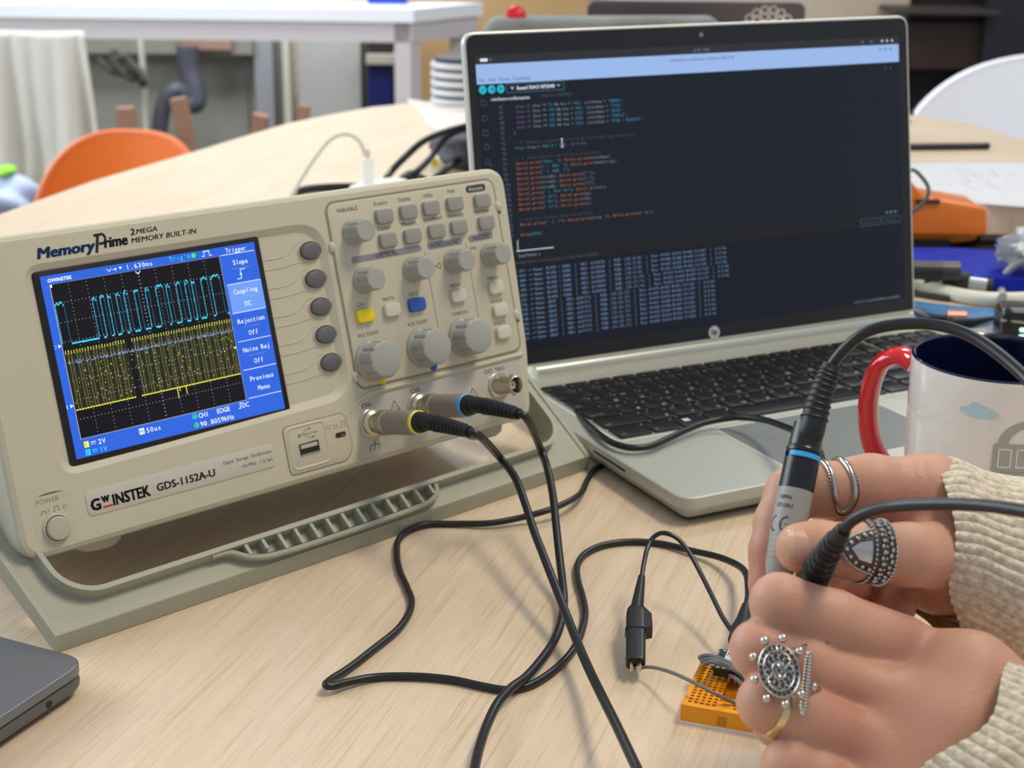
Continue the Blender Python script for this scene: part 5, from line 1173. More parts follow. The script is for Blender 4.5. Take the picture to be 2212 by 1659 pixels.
# clutter
def flat(name, label, cat, px, h, m, z0=0, bev=.5, grp=None):
    P = [pz(u, v, z0+h) for u, v in px]; o = MB().prism([(p[0], p[1]) for p in reversed(P)], z0, z0+h, bev, 2)
    # orientation guard
    P2 = [(p[0], p[1]) for p in P]; A_ = sum(P2[i][0]*P2[(i+1) % len(P2)][1]-P2[(i+1) % len(P2)][0]*P2[i][1] for i in range(len(P2)))
    if A_ > 0: o = MB().prism(P2, z0, z0+h, bev, 2)
    o = o.build(name, m); return tag(o, label, cat, grp)
flat('blue_tray', 'dark blue perforated plastic tray below the orange holster', 'tray', ((1930, 533), (2060, 535), (2250, 545), (2260, 608), (2120, 598), (1930, 590)), 14, mat('tray_blue', '06249a', .6, spec=.2, var=.12, vscale=60))
flat('gap_shade_slab', 'black slab put in for the shade in the gap under the wooden board', 'shade slab', ((1940, 519), (2250, 519), (2250, 541), (1940, 541)), 6, mat('gap_shade_black', '202022', .6))  # black slab stands in for the shadow gap below the board edge
flat('picture_card', 'blue picture card lying flat right of the laptop hinge', 'card', ((1955, 646), (2030, 656), (2170, 668), (2212, 700), (2190, 730), (1955, 720)), .8, mat('card_blue', '3c6f9e', .4, var=.5, vscale=35))
flat('sticker_sheet', 'pale grey green sheet near the mug rim right of the keyboard', 'paper', ((2085, 712), (2205, 690), (2280, 730), (2240, 760), (2130, 745)), 1.0, mat('sheet_grey', '9aa5a0', .5, var=.1, vscale=60), z0=.9)
def rod(name, label, cat, p, q, r, m, grp=None, z=None, caps=None):
    a_, b_ = pz(*p), pz(*q); t_ = thing(name, label, cat, a_); part(MB().tube([a_, b_], r, 16, smooth=False), 'barrel', m, t_, world=True)
    if caps: d__ = nrm(b_-a_); part(MB().tube([b_-d__*caps[0], b_+d__*.5], r*1.04, 16, smooth=False), 'cap', caps[1], t_, world=True)
rod('marker_pen', 'thick black marker lying against the blue tray', 'marker', (1935, 582, 23), (2070, 586, 23), 8.2, mat('marker_black', '232323', .4), caps=(14, mat('marker_cap', '3a3735', .35)))
rod('audio_plug', 'black plug with ribbed silver barrel beside the white cable', 'plug', (2030, 607, 11), (2142, 622, 9), 7.4, mat('plug_silver', 'b9bbbd', .25, .9), caps=(4, mat('slot_black', '1a1a1a')))
a_, b_ = pz(2000, 603, 11), pz(2094, 615, 10); o = MB().tube([a_, a_*.4+b_*.6, b_], [8.4, 9.2, 10.5], 18, smooth=False).build('plug_grip', M_RB); par = [x for x in COL.objects if x.name.startswith('audio_plug')][0]
o.parent = par; o.matrix_parent_inverse = par.matrix_basis.inverted()
rod('thin_pencil', 'thin dark pencil between the white cable and the blue card', 'pencil', (1935, 628, 3), (2050, 645, 3), 2.6, mat('pencil_dark', '2a2820', .5))
t = MB().tube([pz(1925, 590, 16), pz(1960, 603, 9), pz(2000, 617, 6), pz(2060, 635, 6), pz(2120, 645, 6), pz(2180, 647, 6), pz(2250, 644, 6)], 6.0, 14).build('white_cable', mat('cable_white', 'd3d2c2', .45)); tag(t, 'thick white cable running past the black marker', 'cable')
# usb sticks on the card
t = thing('cable_end', 'dark cable end with a copper coloured plug lying on the blue card', 'cable', pz(2050, 690, 1))
part(MB().tube([pz(1975, 672, 4), pz(2010, 684, 5), pz(2045, 688, 5)], 2.6, 10), 'cord', M_CB, t, world=True)
part(MB().tube([pz(2045, 685, 6), pz(2085, 686, 6)], 5.5, 12, smooth=False), 'copper_plug', mat('copper', 'b77a66', .35, .6), t, world=True)
part(MB().tube([pz(2055, 697, 5), pz(2100, 696, 5), pz(2155, 686, 5)], [5, 3.5, 1.5], 12, smooth=False), 'plug_body', M_RB, t, world=True)
# plastic bag
c = pz(2215, 560, 20); o = blob((c[0]+10, c[1]-20, 34), (38, 32, 17), 17, .13, 5, True).build('plastic_bag', mat('clear_bag', 'd9dcdf', .18, trans=.35, spec=.6)); tag(o, 'crumpled clear plastic bag on the right edge over the blue tray', 'bag')
# device with lit digits and cable loop
dc = pz(2212, 690, 16); t = thing('display_gadget', 'small black gadget with glowing white digits at the right edge', 'gadget', (dc[0]+14, dc[1], 0), Matrix.Rotation(-.1, 3, 'Z'))
part(MB().prism(rr(-33, -12, 33, 22, 8), 0, 26, 6, 3), 'body', mat('gadget_black', '141518', .25), t)
part(MB().tube([(-33, -9, 17), (-15, -14.2, 17), (33, -14.2, 17)], .9, 6, smooth=False), 'silver_line', mat('nickel', 'c9c2ad'), t)
q = MB(); MG = frame3((0, -12.6, 0), (1, 0, 0), (0, 0, 1), (0, -1, 0))
for x in (-19, -7, 5):
    for y in (4, 9.2): q.add([(p[0]+x, p[1]+y, 0) for p in rr(0, 0, 8, 3.2, 1.2, 3)], [tuple(range(16))], 0, MG)
part(q, 'lit_digits', emi('digit_white', 'c8fff4', 1.6), t, 'glowing pale digits', smooth=False)
pl_ = [pz(2166, 642, 12), py(2166, 615, 1300), py(2176, 590, 1300), py(2200, 568, 1295), py(2235, 558, 1290), py(2260, 580, 1290)]
t = MB().tube(pl_, 3.6, 10).build('grey_cable', mat('cable_grey', 'a3a39c', .5)); tag(t, 'grey cable looping up beside the clear plastic bag', 'cable')

# ---- left background: adapter, cables, paper, spools
Yt = 1150
t = thing('power_adapter', 'white power adapter behind the oscilloscope with a white plug on top', 'adapter', pz(805, 395, 20))
a = pz(752, 412, 10); 
mb = MB(); P = [pz(u, v, 32) for u, v in ((746, 414), (754, 398), (790, 388), (850, 380), (880, 384), (896, 396), (910, 440), (760, 460))]
P2 = [(p[0], p[1]) for p in P]; A_ = sum(P2[i][0]*P2[(i+1) % len(P2)][1]-P2[(i+1) % len(P2)][0]*P2[i][1] for i in range(len(P2)))
P2 = P2 if A_ > 0 else P2[::-1]
part(MB().prism(P2, 0, 32, 5, 3), 'adapter_body', mat('adapter_white', 'eef0ec', .3), t, world=True)
pt = pz(797, 396, 31); x, y = pt[0], pt[1]-6
part(MB().prism(rr(x-5.5, y-4, x+5.5, y+4, 1.8), 28, 58, 1, 2), 'plug', mat('adapter_white', 'eef0ec'), t, world=True)
Yp = y
ca = [(x, y, 57), (x, y, 66)]+[tuple(py(u, v, Yp-2)) for u, v in ((790, 335), (778, 308), (758, 292), (735, 291), (712, 303), (685, 335), (660, 372), (640, 405), (620, 440))]
ca = [np.array(p) for p in ca]; ca[-1][2] = max(ca[-1][2], 4)
part(MB().tube(ca, 2.2, 10), 'cord', mat('cord_cream', 'cfccc0', .5), t, world=True)
t = MB().tube([pz(640, 430, 4), pz(637, 418, 4), pz(660, 409, 4), pz(700, 405, 4), pz(760, 403, 5), pz(800, 405, 5)], 4.2, 10).build('black_cable', M_CB); tag(t, 'short black cable lying left of the white adapter', 'cable')
for i, (pts_, lab) in enumerate(((((835, 385, 6), (850, 365, 12), (880, 335, 30), (915, 305, 45), (960, 285, 55), (1010, 272, 60)), 'upper black cable arching from the adapter towards the laptop'),
        (((860, 392, 6), (890, 378, 12), (930, 340, 22), (960, 300, 40), (990, 282, 50), (1030, 274, 52)), 'middle black cable rising beside the dark mesh pouch'),
        (((870, 385, 5), (888, 375, 5), (910, 385, 5), (940, 398, 5)), 'short black cable bend beside the white adapter'),
        (((930, 392, 5), (960, 370, 8), (990, 345, 14), (1030, 310, 20)), 'dark cable lying nearest the laptop edge'))):
    t = MB().tube([pz(*q_) for q_ in pts_], 4.0 if i < 2 else 4.4, 10).build('black_cable', M_CB); tag(t, lab, 'cable')
c = pz(985, 330, 15); o = blob((c[0]+16, c[1], 21), (46, 50, 24), 21, .08, 4).build('mesh_pouch', mat('mesh_dark', '55565c', .7, var=.35, vscale=160)); tag(o, 'dark mesh pouch with a yellow mark left of the silver laptop lid', 'pouch')
c = pz(955, 335, 20); o2 = MB().disc(0, 0, 5, 0).build('yellow_mark', mat('mark_yellow', 'c9b81a', .5), None, smooth=False); 
o2.parent = o; o2.location = ((c[0]-6)*MM, (c[1]-52)*MM, .020); o2.rotation_euler = (PI/2-.2, 0, -.4)
flat('crumpled_paper', 'creased pale paper under the filament spools left of the laptop lid', 'paper', ((880, 213), (1010, 232), (1010, 300), (925, 268), (915, 250), (900, 232)), 6, mat('paper_pale', 'ddd5cb', .8, var=.05, vscale=20))
t = thing('spool_stack', 'stack of thin white discs rising behind the left edge of the silver laptop', 'stack', pz(985, 228, 8))
sc_ = pz(990, 226, 8)
for k in range(5):
    part(MB().lathe([(0, 0), (46, 0), (47, 1.5), (47, 6.5), (46, 8), (0, 8)], 40, 0, Matrix.Translation((sc_[0]+4, sc_[1]+40, 6.5+k*13.2))), 'disc', mat('disc_white', 'd8dade', .4), t, world=True)
    part(MB().lathe([(0, 0), (42, 0), (42, 5.2), (0, 5.2)], 32, 0, Matrix.Translation((sc_[0]+4, sc_[1]+40, 16.5+k*13.2))), 'spacer', mat('spacer_dark', '4c4d55', .4), t, world=True)
# printed fabric and red button behind the laptop lid
c0 = py(1150, 60, 1780); wz = py(1150, 32, 1780)[2]
o = MB().prism(roundpoly([(py(1035, 70, 1780)[0]-c0[0], 0), (py(1700, 70, 1780)[0]-c0[0], 0), (py(1545, 40, 1780)[0]-c0[0], 1*wz), (py(1062, 40, 1780)[0]-c0[0], wz*.985), (py(1040, 60, 1780)[0]-c0[0], wz*.9)], 8, 3), -30, 30, 10, 3, 0, frame3((c0[0], 1780, 0), (1, 0, 0), (0, 0, 1), (0, -1, 0)), bot=True).build('patterned_bag', mat('bag_grey', '767a76', .8, var=.3, vscale=14)); tag(o, 'grey patterned bag standing behind the top edge of the laptop lid', 'bag')
p = py(1115, 38, 1780); o = MB().lathe([(0, 0), (11, 0), (11, 5), (9, 8), (0, 10)], 24).build('red_button', mat('red_glossy', 'd4202c', .25)); o.location = (p[0]*MM, 1.775, (wz-1)*MM); o.rotation_euler = (PI/2*.8, 0, 0); tag(o, 'small red round button on top of the grey patterned bag', 'button')
# ================================================================== HANDS (signed distance fields skinned by surface nets), SLEEVES, RINGS
def smin(a, b, k):
    h = np.clip(0.5+0.5*(b-a)/k, 0, 1); return b*(1-h)+a*h-k*h*(1-h)
def rcone(P, a, b, ra, rb):
    ba = b-a; l2 = ba@ba; t = np.clip(((P-a)@ba)/l2, 0, 1); return np.linalg.norm(P-a-t[..., None]*ba, axis=-1)-(ra+(rb-ra)*t)
def ellip(P, c, R_, r):
    q = (P-c)@R_; k0 = np.linalg.norm(q/r, axis=-1); k1 = np.linalg.norm(q/(np.array(r)**2), axis=-1); return k0*(k0-1)/(k1+1e-9)
def chain(P, pts, k=3.0):
    d = None
    for (a, ra), (b, rb) in zip(pts[:-1], pts[1:]):
        q = rcone(P, a, b, ra, rb); d = q if d is None else smin(d, q, k)
    return d
def surface_net(f, lo, hi, h):
    n = np.ceil((hi-lo)/h).astype(int)+1
    ax = [lo[i]+h*np.arange(n[i]) for i in range(3)]
    G_ = np.stack(np.meshgrid(*ax, indexing='ij'), -1); D = np.empty(n)
    for i in range(n[0]): D[i] = f(G_[i])
    S = D < 0
    c = [S[a:n[0]-1+a, b:n[1]-1+b, c_:n[2]-1+c_] for a in (0, 1) for b in (0, 1) for c_ in (0, 1)]
    cnt = sum(x.astype(int) for x in c); act = (cnt > 0) & (cnt < 8); idx = -np.ones(act.shape, int); ii = np.argwhere(act); idx[act] = np.arange(len(ii))
    pos = np.zeros((len(ii), 3)); w = np.zeros(len(ii))
    corners = [(a, b, c_) for a in (0, 1) for b in (0, 1) for c_ in (0, 1)]
    for a in corners:
        for b in corners:
            if sum(abs(a[k]-b[k]) for k in range(3)) == 1 and a < b:
                da = D[ii[:, 0]+a[0], ii[:, 1]+a[1], ii[:, 2]+a[2]]; db = D[ii[:, 0]+b[0], ii[:, 1]+b[1], ii[:, 2]+b[2]]
                m = (da < 0) != (db < 0); t = np.where(m, da/(da-db+1e-12), 0)[:, None]
                p = np.array(a)+(np.array(b)-np.array(a))*t; pos += p*m[:, None]; w += m
    pos = pos/w[:, None]; V = lo+h*(ii+pos)
    F = []
    for k in range(3):
        o1, o2 = [(1, 2), (2, 0), (0, 1)][k]
        sl = [slice(0, n[0]-1), slice(0, n[1]-1), slice(0, n[2]-1)]
        s2 = list(sl); s2[k] = slice(1, n[k])
        s1 = [slice(0, n[q]-1) for q in range(3)]
        A = S[tuple(s1)]; B = S[tuple(s2)]; e = np.argwhere(A != B)
        e = e[(e[:, o1] > 0) & (e[:, o2] > 0)]
        u1 = np.zeros(3, int); u1[o1] = 1; u2 = np.zeros(3, int); u2[o2] = 1
        g = lambda q: idx[q[:, 0], q[:, 1], q[:, 2]]
        quad = np.stack([g(e-u1-u2), g(e-u2), g(e), g(e-u1)], 1)
        fl_ = A[e[:, 0], e[:, 1], e[:, 2]]; quad[~fl_] = quad[~fl_][:, ::-1]; F.append(quad[(quad >= 0).all(1)])
    F = np.concatenate(F)
    # relax
    E_ = np.concatenate([F[:, [0, 1]], F[:, [1, 2]], F[:, [2, 3]], F[:, [3, 0]]]); E_ = np.concatenate([E_, E_[:, ::-1]])
    for _ in range(2):
        acc = np.zeros_like(V); c_ = np.zeros(len(V)); np.add.at(acc, E_[:, 0], V[E_[:, 1]]); np.add.at(c_, E_[:, 0], 1); V = V*.5+.5*acc/c_[:, None]
    return V, F
def skin(name, flush):
    m = bpy.data.materials.new(name); m.use_nodes = True; nt = m.node_tree; b = nt.nodes['Principled BSDF']; L = nt.links.new
    tc = nt.nodes.new('ShaderNodeTexCoord'); n = nt.nodes.new('ShaderNodeTexNoise'); n.inputs['Scale'].default_value = 70; n.inputs['Detail'].default_value = 5
    L(tc.outputs['Object'], n.inputs['Vector']); at_ = nt.nodes.new('ShaderNodeAttribute'); at_.attribute_name = 'flush'
    m1 = nt.nodes.new('ShaderNodeMix'); m1.data_type = 'RGBA'; m1.inputs[6].default_value = lin('cb9c82'); m1.inputs[7].default_value = lin('bf8d74'); L(n.outputs['Fac'], m1.inputs[0])
    m2 = nt.nodes.new('ShaderNodeMix'); m2.data_type = 'RGBA'; L(at_.outputs['Fac'], m2.inputs[0]); L(m1.outputs[2], m2.inputs[6]); m2.inputs[7].default_value = lin('a9604c')
    L(m2.outputs[2], b.inputs['Base Color']); b.inputs['Roughness'].default_value = .5; b.inputs['Specular IOR Level'].default_value = .38
    b.inputs['Subsurface Weight'].default_value = .07; b.inputs['Subsurface Radius'].default_value = (.006, .0022, .0012); b.inputs['Subsurface Scale'].default_value = .5
    v = nt.nodes.new('ShaderNodeTexVoronoi'); v.inputs['Scale'].default_value = 900; L(tc.outputs['Object'], v.inputs['Vector'])
    n2 = nt.nodes.new('ShaderNodeTexNoise'); n2.inputs['Scale'].default_value = 350; n2.inputs['Detail'].default_value = 4; L(tc.outputs['Object'], n2.inputs['Vector'])
    ad = nt.nodes.new('ShaderNodeMath'); ad.operation = 'ADD'; L(v.outputs['Distance'], ad.inputs[0]); L(n2.outputs['Fac'], ad.inputs[1])
    bp = nt.nodes.new('ShaderNodeBump'); bp.inputs['Strength'].default_value = .22; bp.inputs['Distance'].default_value = .0003; L(ad.outputs[0], bp.inputs['Height']); L(bp.outputs['Normal'], b.inputs['Normal'])
    return m
M_SKIN = skin('skin', None)
person = thing('person', 'person in a cream knitted sweater wearing silver rings holding a probe with both hands', 'person', (330, 640, 60))
def hand(name, groups, palm, flushes, kpalm=4.0, h=1.1, label=None, grooves=()):
    """groups: finger chains [(u,v,d,r)...]; palm: chains blended together"""
    toP = lambda ch: [(at(u, v, d), r) for u, v, d, r in ch]
    pc = [toP(c) for c in palm]; gc = [toP(c) for c in groups]
    allp = np.array([p for c in pc+gc for p, r in c]); allr = max(r for c in pc+gc for p, r in c)
    lo = allp.min(0)-allr-4; hi = allp.max(0)+allr+4
    def f(P):
        d = None
        for c in pc:
            q = chain(P, c, 7); d = q if d is None else smin(d, q, 9.0)
        out = d
        for c in gc:
            q = smin(d, chain(P, c, 3.0), kpalm); out = smin(out, q, 0.9)
        return out
    V, F = surface_net(f, lo, hi, h)
    # skin folds across the finger joints
    for (u, v, d, u2, v2, d2, rad, amp, lam, sig) in grooves:
        c_ = at(u, v, d); ax_ = nrm(at(u2, v2, d2)-c_); rel = V-c_; s_ = rel @ ax_; perp = rel-s_[:, None]*ax_; pl_ = np.linalg.norm(perp, axis=1)
        wob = s_+.5*np.sin(perp @ np.array([.5, .3, .7])); m_ = (pl_ < rad)
        dv = -amp*np.clip(np.cos(2*PI*wob/lam)-.2, 0, 1)*np.exp(-(s_/sig)**2)*m_; V = V+perp/(pl_[:, None]+1e-6)*dv[:, None]
    mb = MB(); mb.v = [tuple(p) for p in V]; mb.f = [tuple(int(i) for i in q) for q in F]; mb.m = [0]*len(F)
    o = part(mb, name, M_SKIN, person, label, world=True, ang=3)
    a = o.data.attributes.new('flush', 'FLOAT', 'POINT'); val = np.zeros(len(V))
    for u, v, d, r, s_ in flushes: val += s_*np.exp(-((np.linalg.norm(V-at(u, v, d), axis=1)/r)**2))
    a.data.foreach_set('value', np.clip(val, 0, .85).astype(np.float32))
    return o
# left hand (nearest the camera): back of the hand and the bent fingers
LHP = [[(1962, 1425, 530, 11.5), (2090, 1475, 514, 15.5), (2200, 1560, 508, 15), (2340, 1690, 500, 16)],
       [(1905, 1512, 512, 12), (2060, 1580, 504, 15.5), (2180, 1660, 502, 15), (2330, 1780, 498, 16)],
       [(1885, 1625, 503, 12), (2020, 1690, 500, 15), (2240, 1800, 498, 15)],
       [(1880, 1730, 498, 11), (2010, 1790, 495, 15)],
       [(1980, 1470, 545, 14), (2100, 1600, 535, 20), (2000, 1700, 530, 16)]]
LHF = [[(1945, 1405, 524, 12.2), (1800, 1344, 515, 10.4), (1684, 1302, 511, 9.4), (1712, 1330, 530, 8.2), (1775, 1322, 545, 7.2)],
       [(1872, 1498, 512, 11.4), (1740, 1440, 509, 9.8), (1640, 1402, 508, 9.2), (1660, 1440, 528, 8.4), (1730, 1470, 545, 7.6)],
       [(1850, 1600, 503, 11.2), (1740, 1550, 500, 9.6), (1656, 1518, 499, 9.0), (1680, 1560, 520, 8), (1750, 1590, 535, 7.4)],
       [(1850, 1710, 498, 10.4), (1770, 1680, 495, 8.8), (1702, 1655, 493, 8.2), (1730, 1690, 512, 7.4), (1790, 1710, 525, 6.8)],
       [(2010, 1470, 560, 13), (1900, 1390, 575, 10), (1815, 1330, 575, 8.6)]]
hand('left_hand', LHF, LHP, [(1945, 1385, 520, 9, .55), (1862, 1520, 495, 10, .55), (1850, 1625, 488, 9, .4), (1650, 1400, 498, 8, .18), (1660, 1510, 490, 8, .18), (1670, 1290, 516, 8, .12)], label='near hand seen from the back with bent fingers', grooves=[(1690, 1304, 511, 1800, 1344, 515, 12, .35, 1.9, 3.2), (1650, 1404, 508, 1740, 1440, 509, 12, .3, 1.8, 3), (1664, 1521, 499, 1740, 1550, 500, 12, .3, 1.8, 3)])
# right hand (behind): palm side, index round the probe, thumb along it
RHP = [[(1985, 1072, 574, 13), (2080, 1130, 582, 17), (2300, 1180, 592, 19)],
       [(1990, 1195, 566, 12), (2080, 1190, 576, 16), (2300, 1230, 590, 19)],
       [(1940, 1085, 582, 12), (1960, 1180, 600, 12), (2080, 1250, 600, 16)],
       [(2020, 1060, 575, 12), (2030, 1250, 575, 13)]]
RHF = [[(1985, 1068, 574, 13.2), (1880, 1052, 570, 11.8), (1780, 1058, 567, 9.6), (1708, 1066, 566, 9.0), (1682, 1130, 562, 8.6), (1668, 1190, 558, 8.0), (1660, 1262, 555, 7.4)],
       [(1960, 1110, 588, 11), (1860, 1082, 592, 8.6), (1800, 1098, 592, 7.4), (1802, 1175, 588, 8.6), (1800, 1250, 575, 8.0)],
       [(1980, 1180, 600, 11), (1880, 1160, 606, 9), (1830, 1240, 596, 9), (1838, 1272, 572, 8)],
       [(2000, 1230, 600, 11), (1950, 1260, 602, 9), (1905, 1300, 590, 8.6), (1932, 1308, 568, 8)],
       [(2040, 1200, 558, 12.6), (1960, 1198, 543, 10.8), (1850, 1190, 534, 9.7), (1770, 1184, 531, 9.0), (1730, 1184, 531, 8.7)]]
hand('right_hand', RHF, RHP, [(1700, 1184, 512, 7, .35), (1640, 1180, 550, 10, .3), (1650, 1250, 548, 10, .45), (1840, 1265, 565, 12, .5), (1920, 1300, 560, 14, .6), (1960, 1090, 560, 12, .2), (1800, 1110, 583, 10, .35)], label='far hand with thumb and index finger closed on the probe', grooves=[(1830, 1188, 533, 1900, 1194, 538, 13, .4, 2.0, 4), (1714, 1070, 566, 1780, 1058, 567, 12, .4, 1.8, 3), (1940, 1062, 572, 2040, 1080, 576, 16, .4, 4, 7), (1676, 1150, 560, 1670, 1190, 558, 11, .25, 1.6, 3)])
# thumb nail and its pale tip
ta, tb_ = at(1692, 1184, 531), at(1766, 1186, 531); td = nrm(tb_-ta); tn = nrm(CC-ta); tn = nrm(tn-td*np.dot(tn, td)); tn = nrm(tn+np.cross(td, tn)*-0.10); ts = np.cross(tn, td)
q = MB(); vs = []; fs = []; NN = 16
for i in range(NN+1):
    s_ = i/NN
    for j in range(NN+1):
        a_ = (-1+2*j/NN); w_ = 0.78*(1-.10*abs(2*s_-1)**3)
        sx_ = s_+(.10*a_*a_ if s_ < .5 else -.16*a_*a_)*abs(2*s_-1); r_ = 9.1+.2*(1-s_)-.5*max(0, s_-.8)*5*.5
        ph = a_*w_; vs.append(ta+td*(sx_*9.6-.5)+tn*(r_*math.cos(ph))+ts*(r_*math.sin(ph)*.92))
for i in range(NN):
    for j in range(NN): k = i*(NN+1)+j; fs.append((k, k+1, k+NN+2, k+NN+1)); 
mi_ = [1 if (f[0]//(NN+1)) < 4 else 0 for f in fs]; q.add(vs, fs); q.m = mi_
nb = part(q, 'thumbnail', [mat('nail_pink', 'cfa48e', .2, coat=.3), mat('nail_tip', 'd6b293', .25, coat=.3)], bpy.data.objects['right_hand'], 'polished thumbnail', world=True, ang=3)
so = nb.modifiers.new('t', 'SOLIDIFY'); so.thickness = .0005; so.offset = 1

# ---- sleeves
def knit(name):
    m = bpy.data.materials.new(name); m.use_nodes = True; nt = m.node_tree; b = nt.nodes['Principled BSDF']; L = nt.links.new
    tc = nt.nodes.new('ShaderNodeTexCoord'); n = nt.nodes.new('ShaderNodeTexNoise'); n.inputs['Scale'].default_value = 420; n.inputs['Detail'].default_value = 6; L(tc.outputs['Object'], n.inputs['Vector'])
    r = nt.nodes.new('ShaderNodeValToRGB'); r.color_ramp.elements[0].color = lin('b9ad93'); r.color_ramp.elements[1].color = lin('e4d9c3'); r.color_ramp.elements[0].position = .3; r.color_ramp.elements[1].position = .65; L(n.outputs['Fac'], r.inputs['Fac']); L(r.outputs['Color'], b.inputs['Base Color'])
    b.inputs['Roughness'].default_value = .95; b.inputs['Specular IOR Level'].default_value = .1; b.inputs['Sheen Weight'].default_value = .3
    bp = nt.nodes.new('ShaderNodeBump'); bp.inputs['Strength'].default_value = .9; bp.inputs['Distance'].default_value = .0009; L(n.outputs['Fac'], bp.inputs['Height']); L(bp.outputs['Normal'], b.inputs['Normal']); return m
M_KNIT = knit('cream_knit')
def sleeve(name, label, secs, nrib, phase=0.0, waves=(), rows=90, adv=0.0):
    """secs: (centre u, v, d, half-height along e1 (mm), half-depth along e2, direction angle of e1 in the picture)"""
    n = len(secs); C_ = np.array([at(s_[0], s_[1], s_[2]) for s_ in secs]); right, up = CR[:, 0], CR[:, 1]; fw = -CR[:, 2]
    NT = nrib*10; vs = []; P, _ = path(C_, 1, rows//(n-1))
    prm = np.array([[s_[3], s_[4], s_[5]] for s_ in secs], float); m_ = len(P); tt = np.linspace(0, n-1, m_)
    q = np.stack([np.interp(tt, range(n), prm[:, k]) for k in range(3)], 1)
    length = np.r_[0, np.cumsum(np.linalg.norm(np.diff(P, axis=0), axis=1))]
    for i in range(m_):
        e1 = up*math.cos(q[i, 2])+right*math.sin(q[i, 2]); e2 = fw
        edge = max(0, 1-length[i]/3.0)
        for k in range(NT):
            a = 2*PI*k/NT; rib = abs(math.cos(nrib*a/2)); st = math.sin(length[i]*2*PI/2.3+(k // 5 % 2)*PI)
            fold = sum(A_*math.sin(kk*a+w_*length[i]/20+p_) for A_, kk, w_, p_ in waves)
            dr = 1.05*rib**.7-.2+.14*st*rib+fold*min(1, length[i]/14+.25)-edge*0.5
            ax_ = P[min(m_-1, i+1)]-P[max(0, i-1)]; ax_ = ax_/np.linalg.norm(ax_)
            sc_ = edge*(.8*rib-.4)+(2.4*math.sin(3*a+phase)+1.2*math.sin(5*a-phase)+adv*max(0, math.sin(a)))*max(0, 1-length[i]/30)
            vs.append(P[i]+e1*(q[i, 0]+dr)*math.cos(a)+e2*(-(q[i, 1]+dr))*math.sin(a)-ax_*sc_)
    fs = [(i*NT+k, i*NT+(k+1) % NT, (i+1)*NT+(k+1) % NT, (i+1)*NT+k) for i in range(m_-1) for k in range(NT)]
    # turned-in cuff
    o_ = len(vs); ax_ = nrm(P[3]-P[0])
    for dd_, ii_ in ((1.4, .6), (3.0, 4.0), (2.6, 18.0)):
        for k in range(NT): v = vs[k]; vs.append(v+nrm(P[0]-v)*dd_+ax_*ii_)
    for j in range(3):
        for k in range(NT):
            A0 = k if j == 0 else o_+(j-1)*NT+k; A1 = (k+1) % NT if j == 0 else o_+(j-1)*NT+(k+1) % NT; fs.append((A1, A0, o_+j*NT+k, o_+j*NT+(k+1) % NT))
    mb = MB(); mb.add(vs, fs); return part(mb, name, M_KNIT, person, label, world=True, ang=3)
sleeve('sweater_sleeve', 'ribbed cream cuff and sleeve on the far arm', [(2020, 1180, 580, 31, 38, -.10), (2060, 1190, 580, 33.5, 40, -.08), (2130, 1222, 580, 35, 41, -.05), (2230, 1250, 582, 38, 42, 0), (2420, 1290, 586, 44, 44, 0)], 52, 2.4, ((1.0, 3, 2.2, .4), (.6, 5, -1.7, 1.1)), adv=3)
sleeve('sweater_sleeve', 'ribbed cream cuff and sleeve on the near arm', [(2055, 1592, 504, 30, 32, .70), (2095, 1618, 503, 31.5, 35, .72), (2200, 1700, 500, 34, 37, .76), (2420, 1880, 490, 38, 38, .8)], 50, 1.4, ((1.0, 3, 2.0, 1.9), (.7, 4, -1.7, .1)), adv=9)

# ---- rings (each its own thing)
M_SIL = mat('silver', 'c6c2ba', .22, 1.0); M_OXI = mat('silver_dark', '5a5752', .4, .9); M_GOLD = mat('gold', 'd6c692', .22, 1.0)
def camM(u, v, d, tilt=(0, 0)):
    o = at(u, v, d); z_ = nrm(CC-o); z_ = nrm(z_+CR[:, 0]*tilt[0]+CR[:, 1]*tilt[1]); x_ = nrm(CR[:, 0]-z_*np.dot(z_, CR[:, 0])); return frame3(o, x_, np.cross(z_, x_), z_)
# medallion ring
t = thing('medallion_ring', 'large oval silver medallion ring ringed with balls on the near hand', 'ring', at(1685, 1448, 492))
MR = camM(1684, 1449, 488, (-.15, .1)) @ Matrix.Rotation(.22, 4, 'Z'); A_, B_ = 6.4, 8.5
mb = MB(); SCm = MR @ Matrix.Diagonal((A_/10, B_/10, 1, 1))
mb.lathe([(0, .4), (6.8, .6), (7.2, .9), (7.6, .9), (8.2, .5), (9.2, .6), (9.7, .9), (10, .4), (10, -.8), (9.4, -1.2), (0, -1.2)], 56, 0, SCm)
part(mb, 'medallion', M_OXI, t, world=True)
mb = MB()
for R_ in (9.75, 7.4, 3.2): mb.torus(R_, .34, 56, 8, 0, SCm @ Matrix.Translation((0, 0, .8)))
mb.torus(1.0, .3, 20, 6, 0, SCm @ Matrix.Translation((0, 0, 1.1)))
for k in range(10):
    a_ = 2*PI*k/10; mb.tube([tuple(SCm @ Vector(((1.0+f*2.2)*math.cos(a_+f*1.5), (1.0+f*2.2)*math.sin(a_+f*1.5), 1.0))) for f in (0, .33, .66, 1)], .2, 6, 0, sub=4)
for k in range(12):
    a_ = 2*PI*k/12; mb.tube([tuple(SCm @ Vector((r_*math.cos(a_+w_), r_*math.sin(a_+w_), .95))) for r_, w_ in ((3.3, 0), (4.8, .22), (6.2, .1), (7.0, -.12), (5.6, -.28), (4.4, -.12))], .22, 6, 0, sub=4)
for k in range(24):
    a_ = 2*PI*k/24; mb.tube([tuple(SCm @ Vector((r_*math.cos(a_+w_), r_*math.sin(a_+w_), .75))) for r_, w_ in ((8.0, 0), (8.6, .09), (9.4, .02))], .16, 5, 0, sub=3)
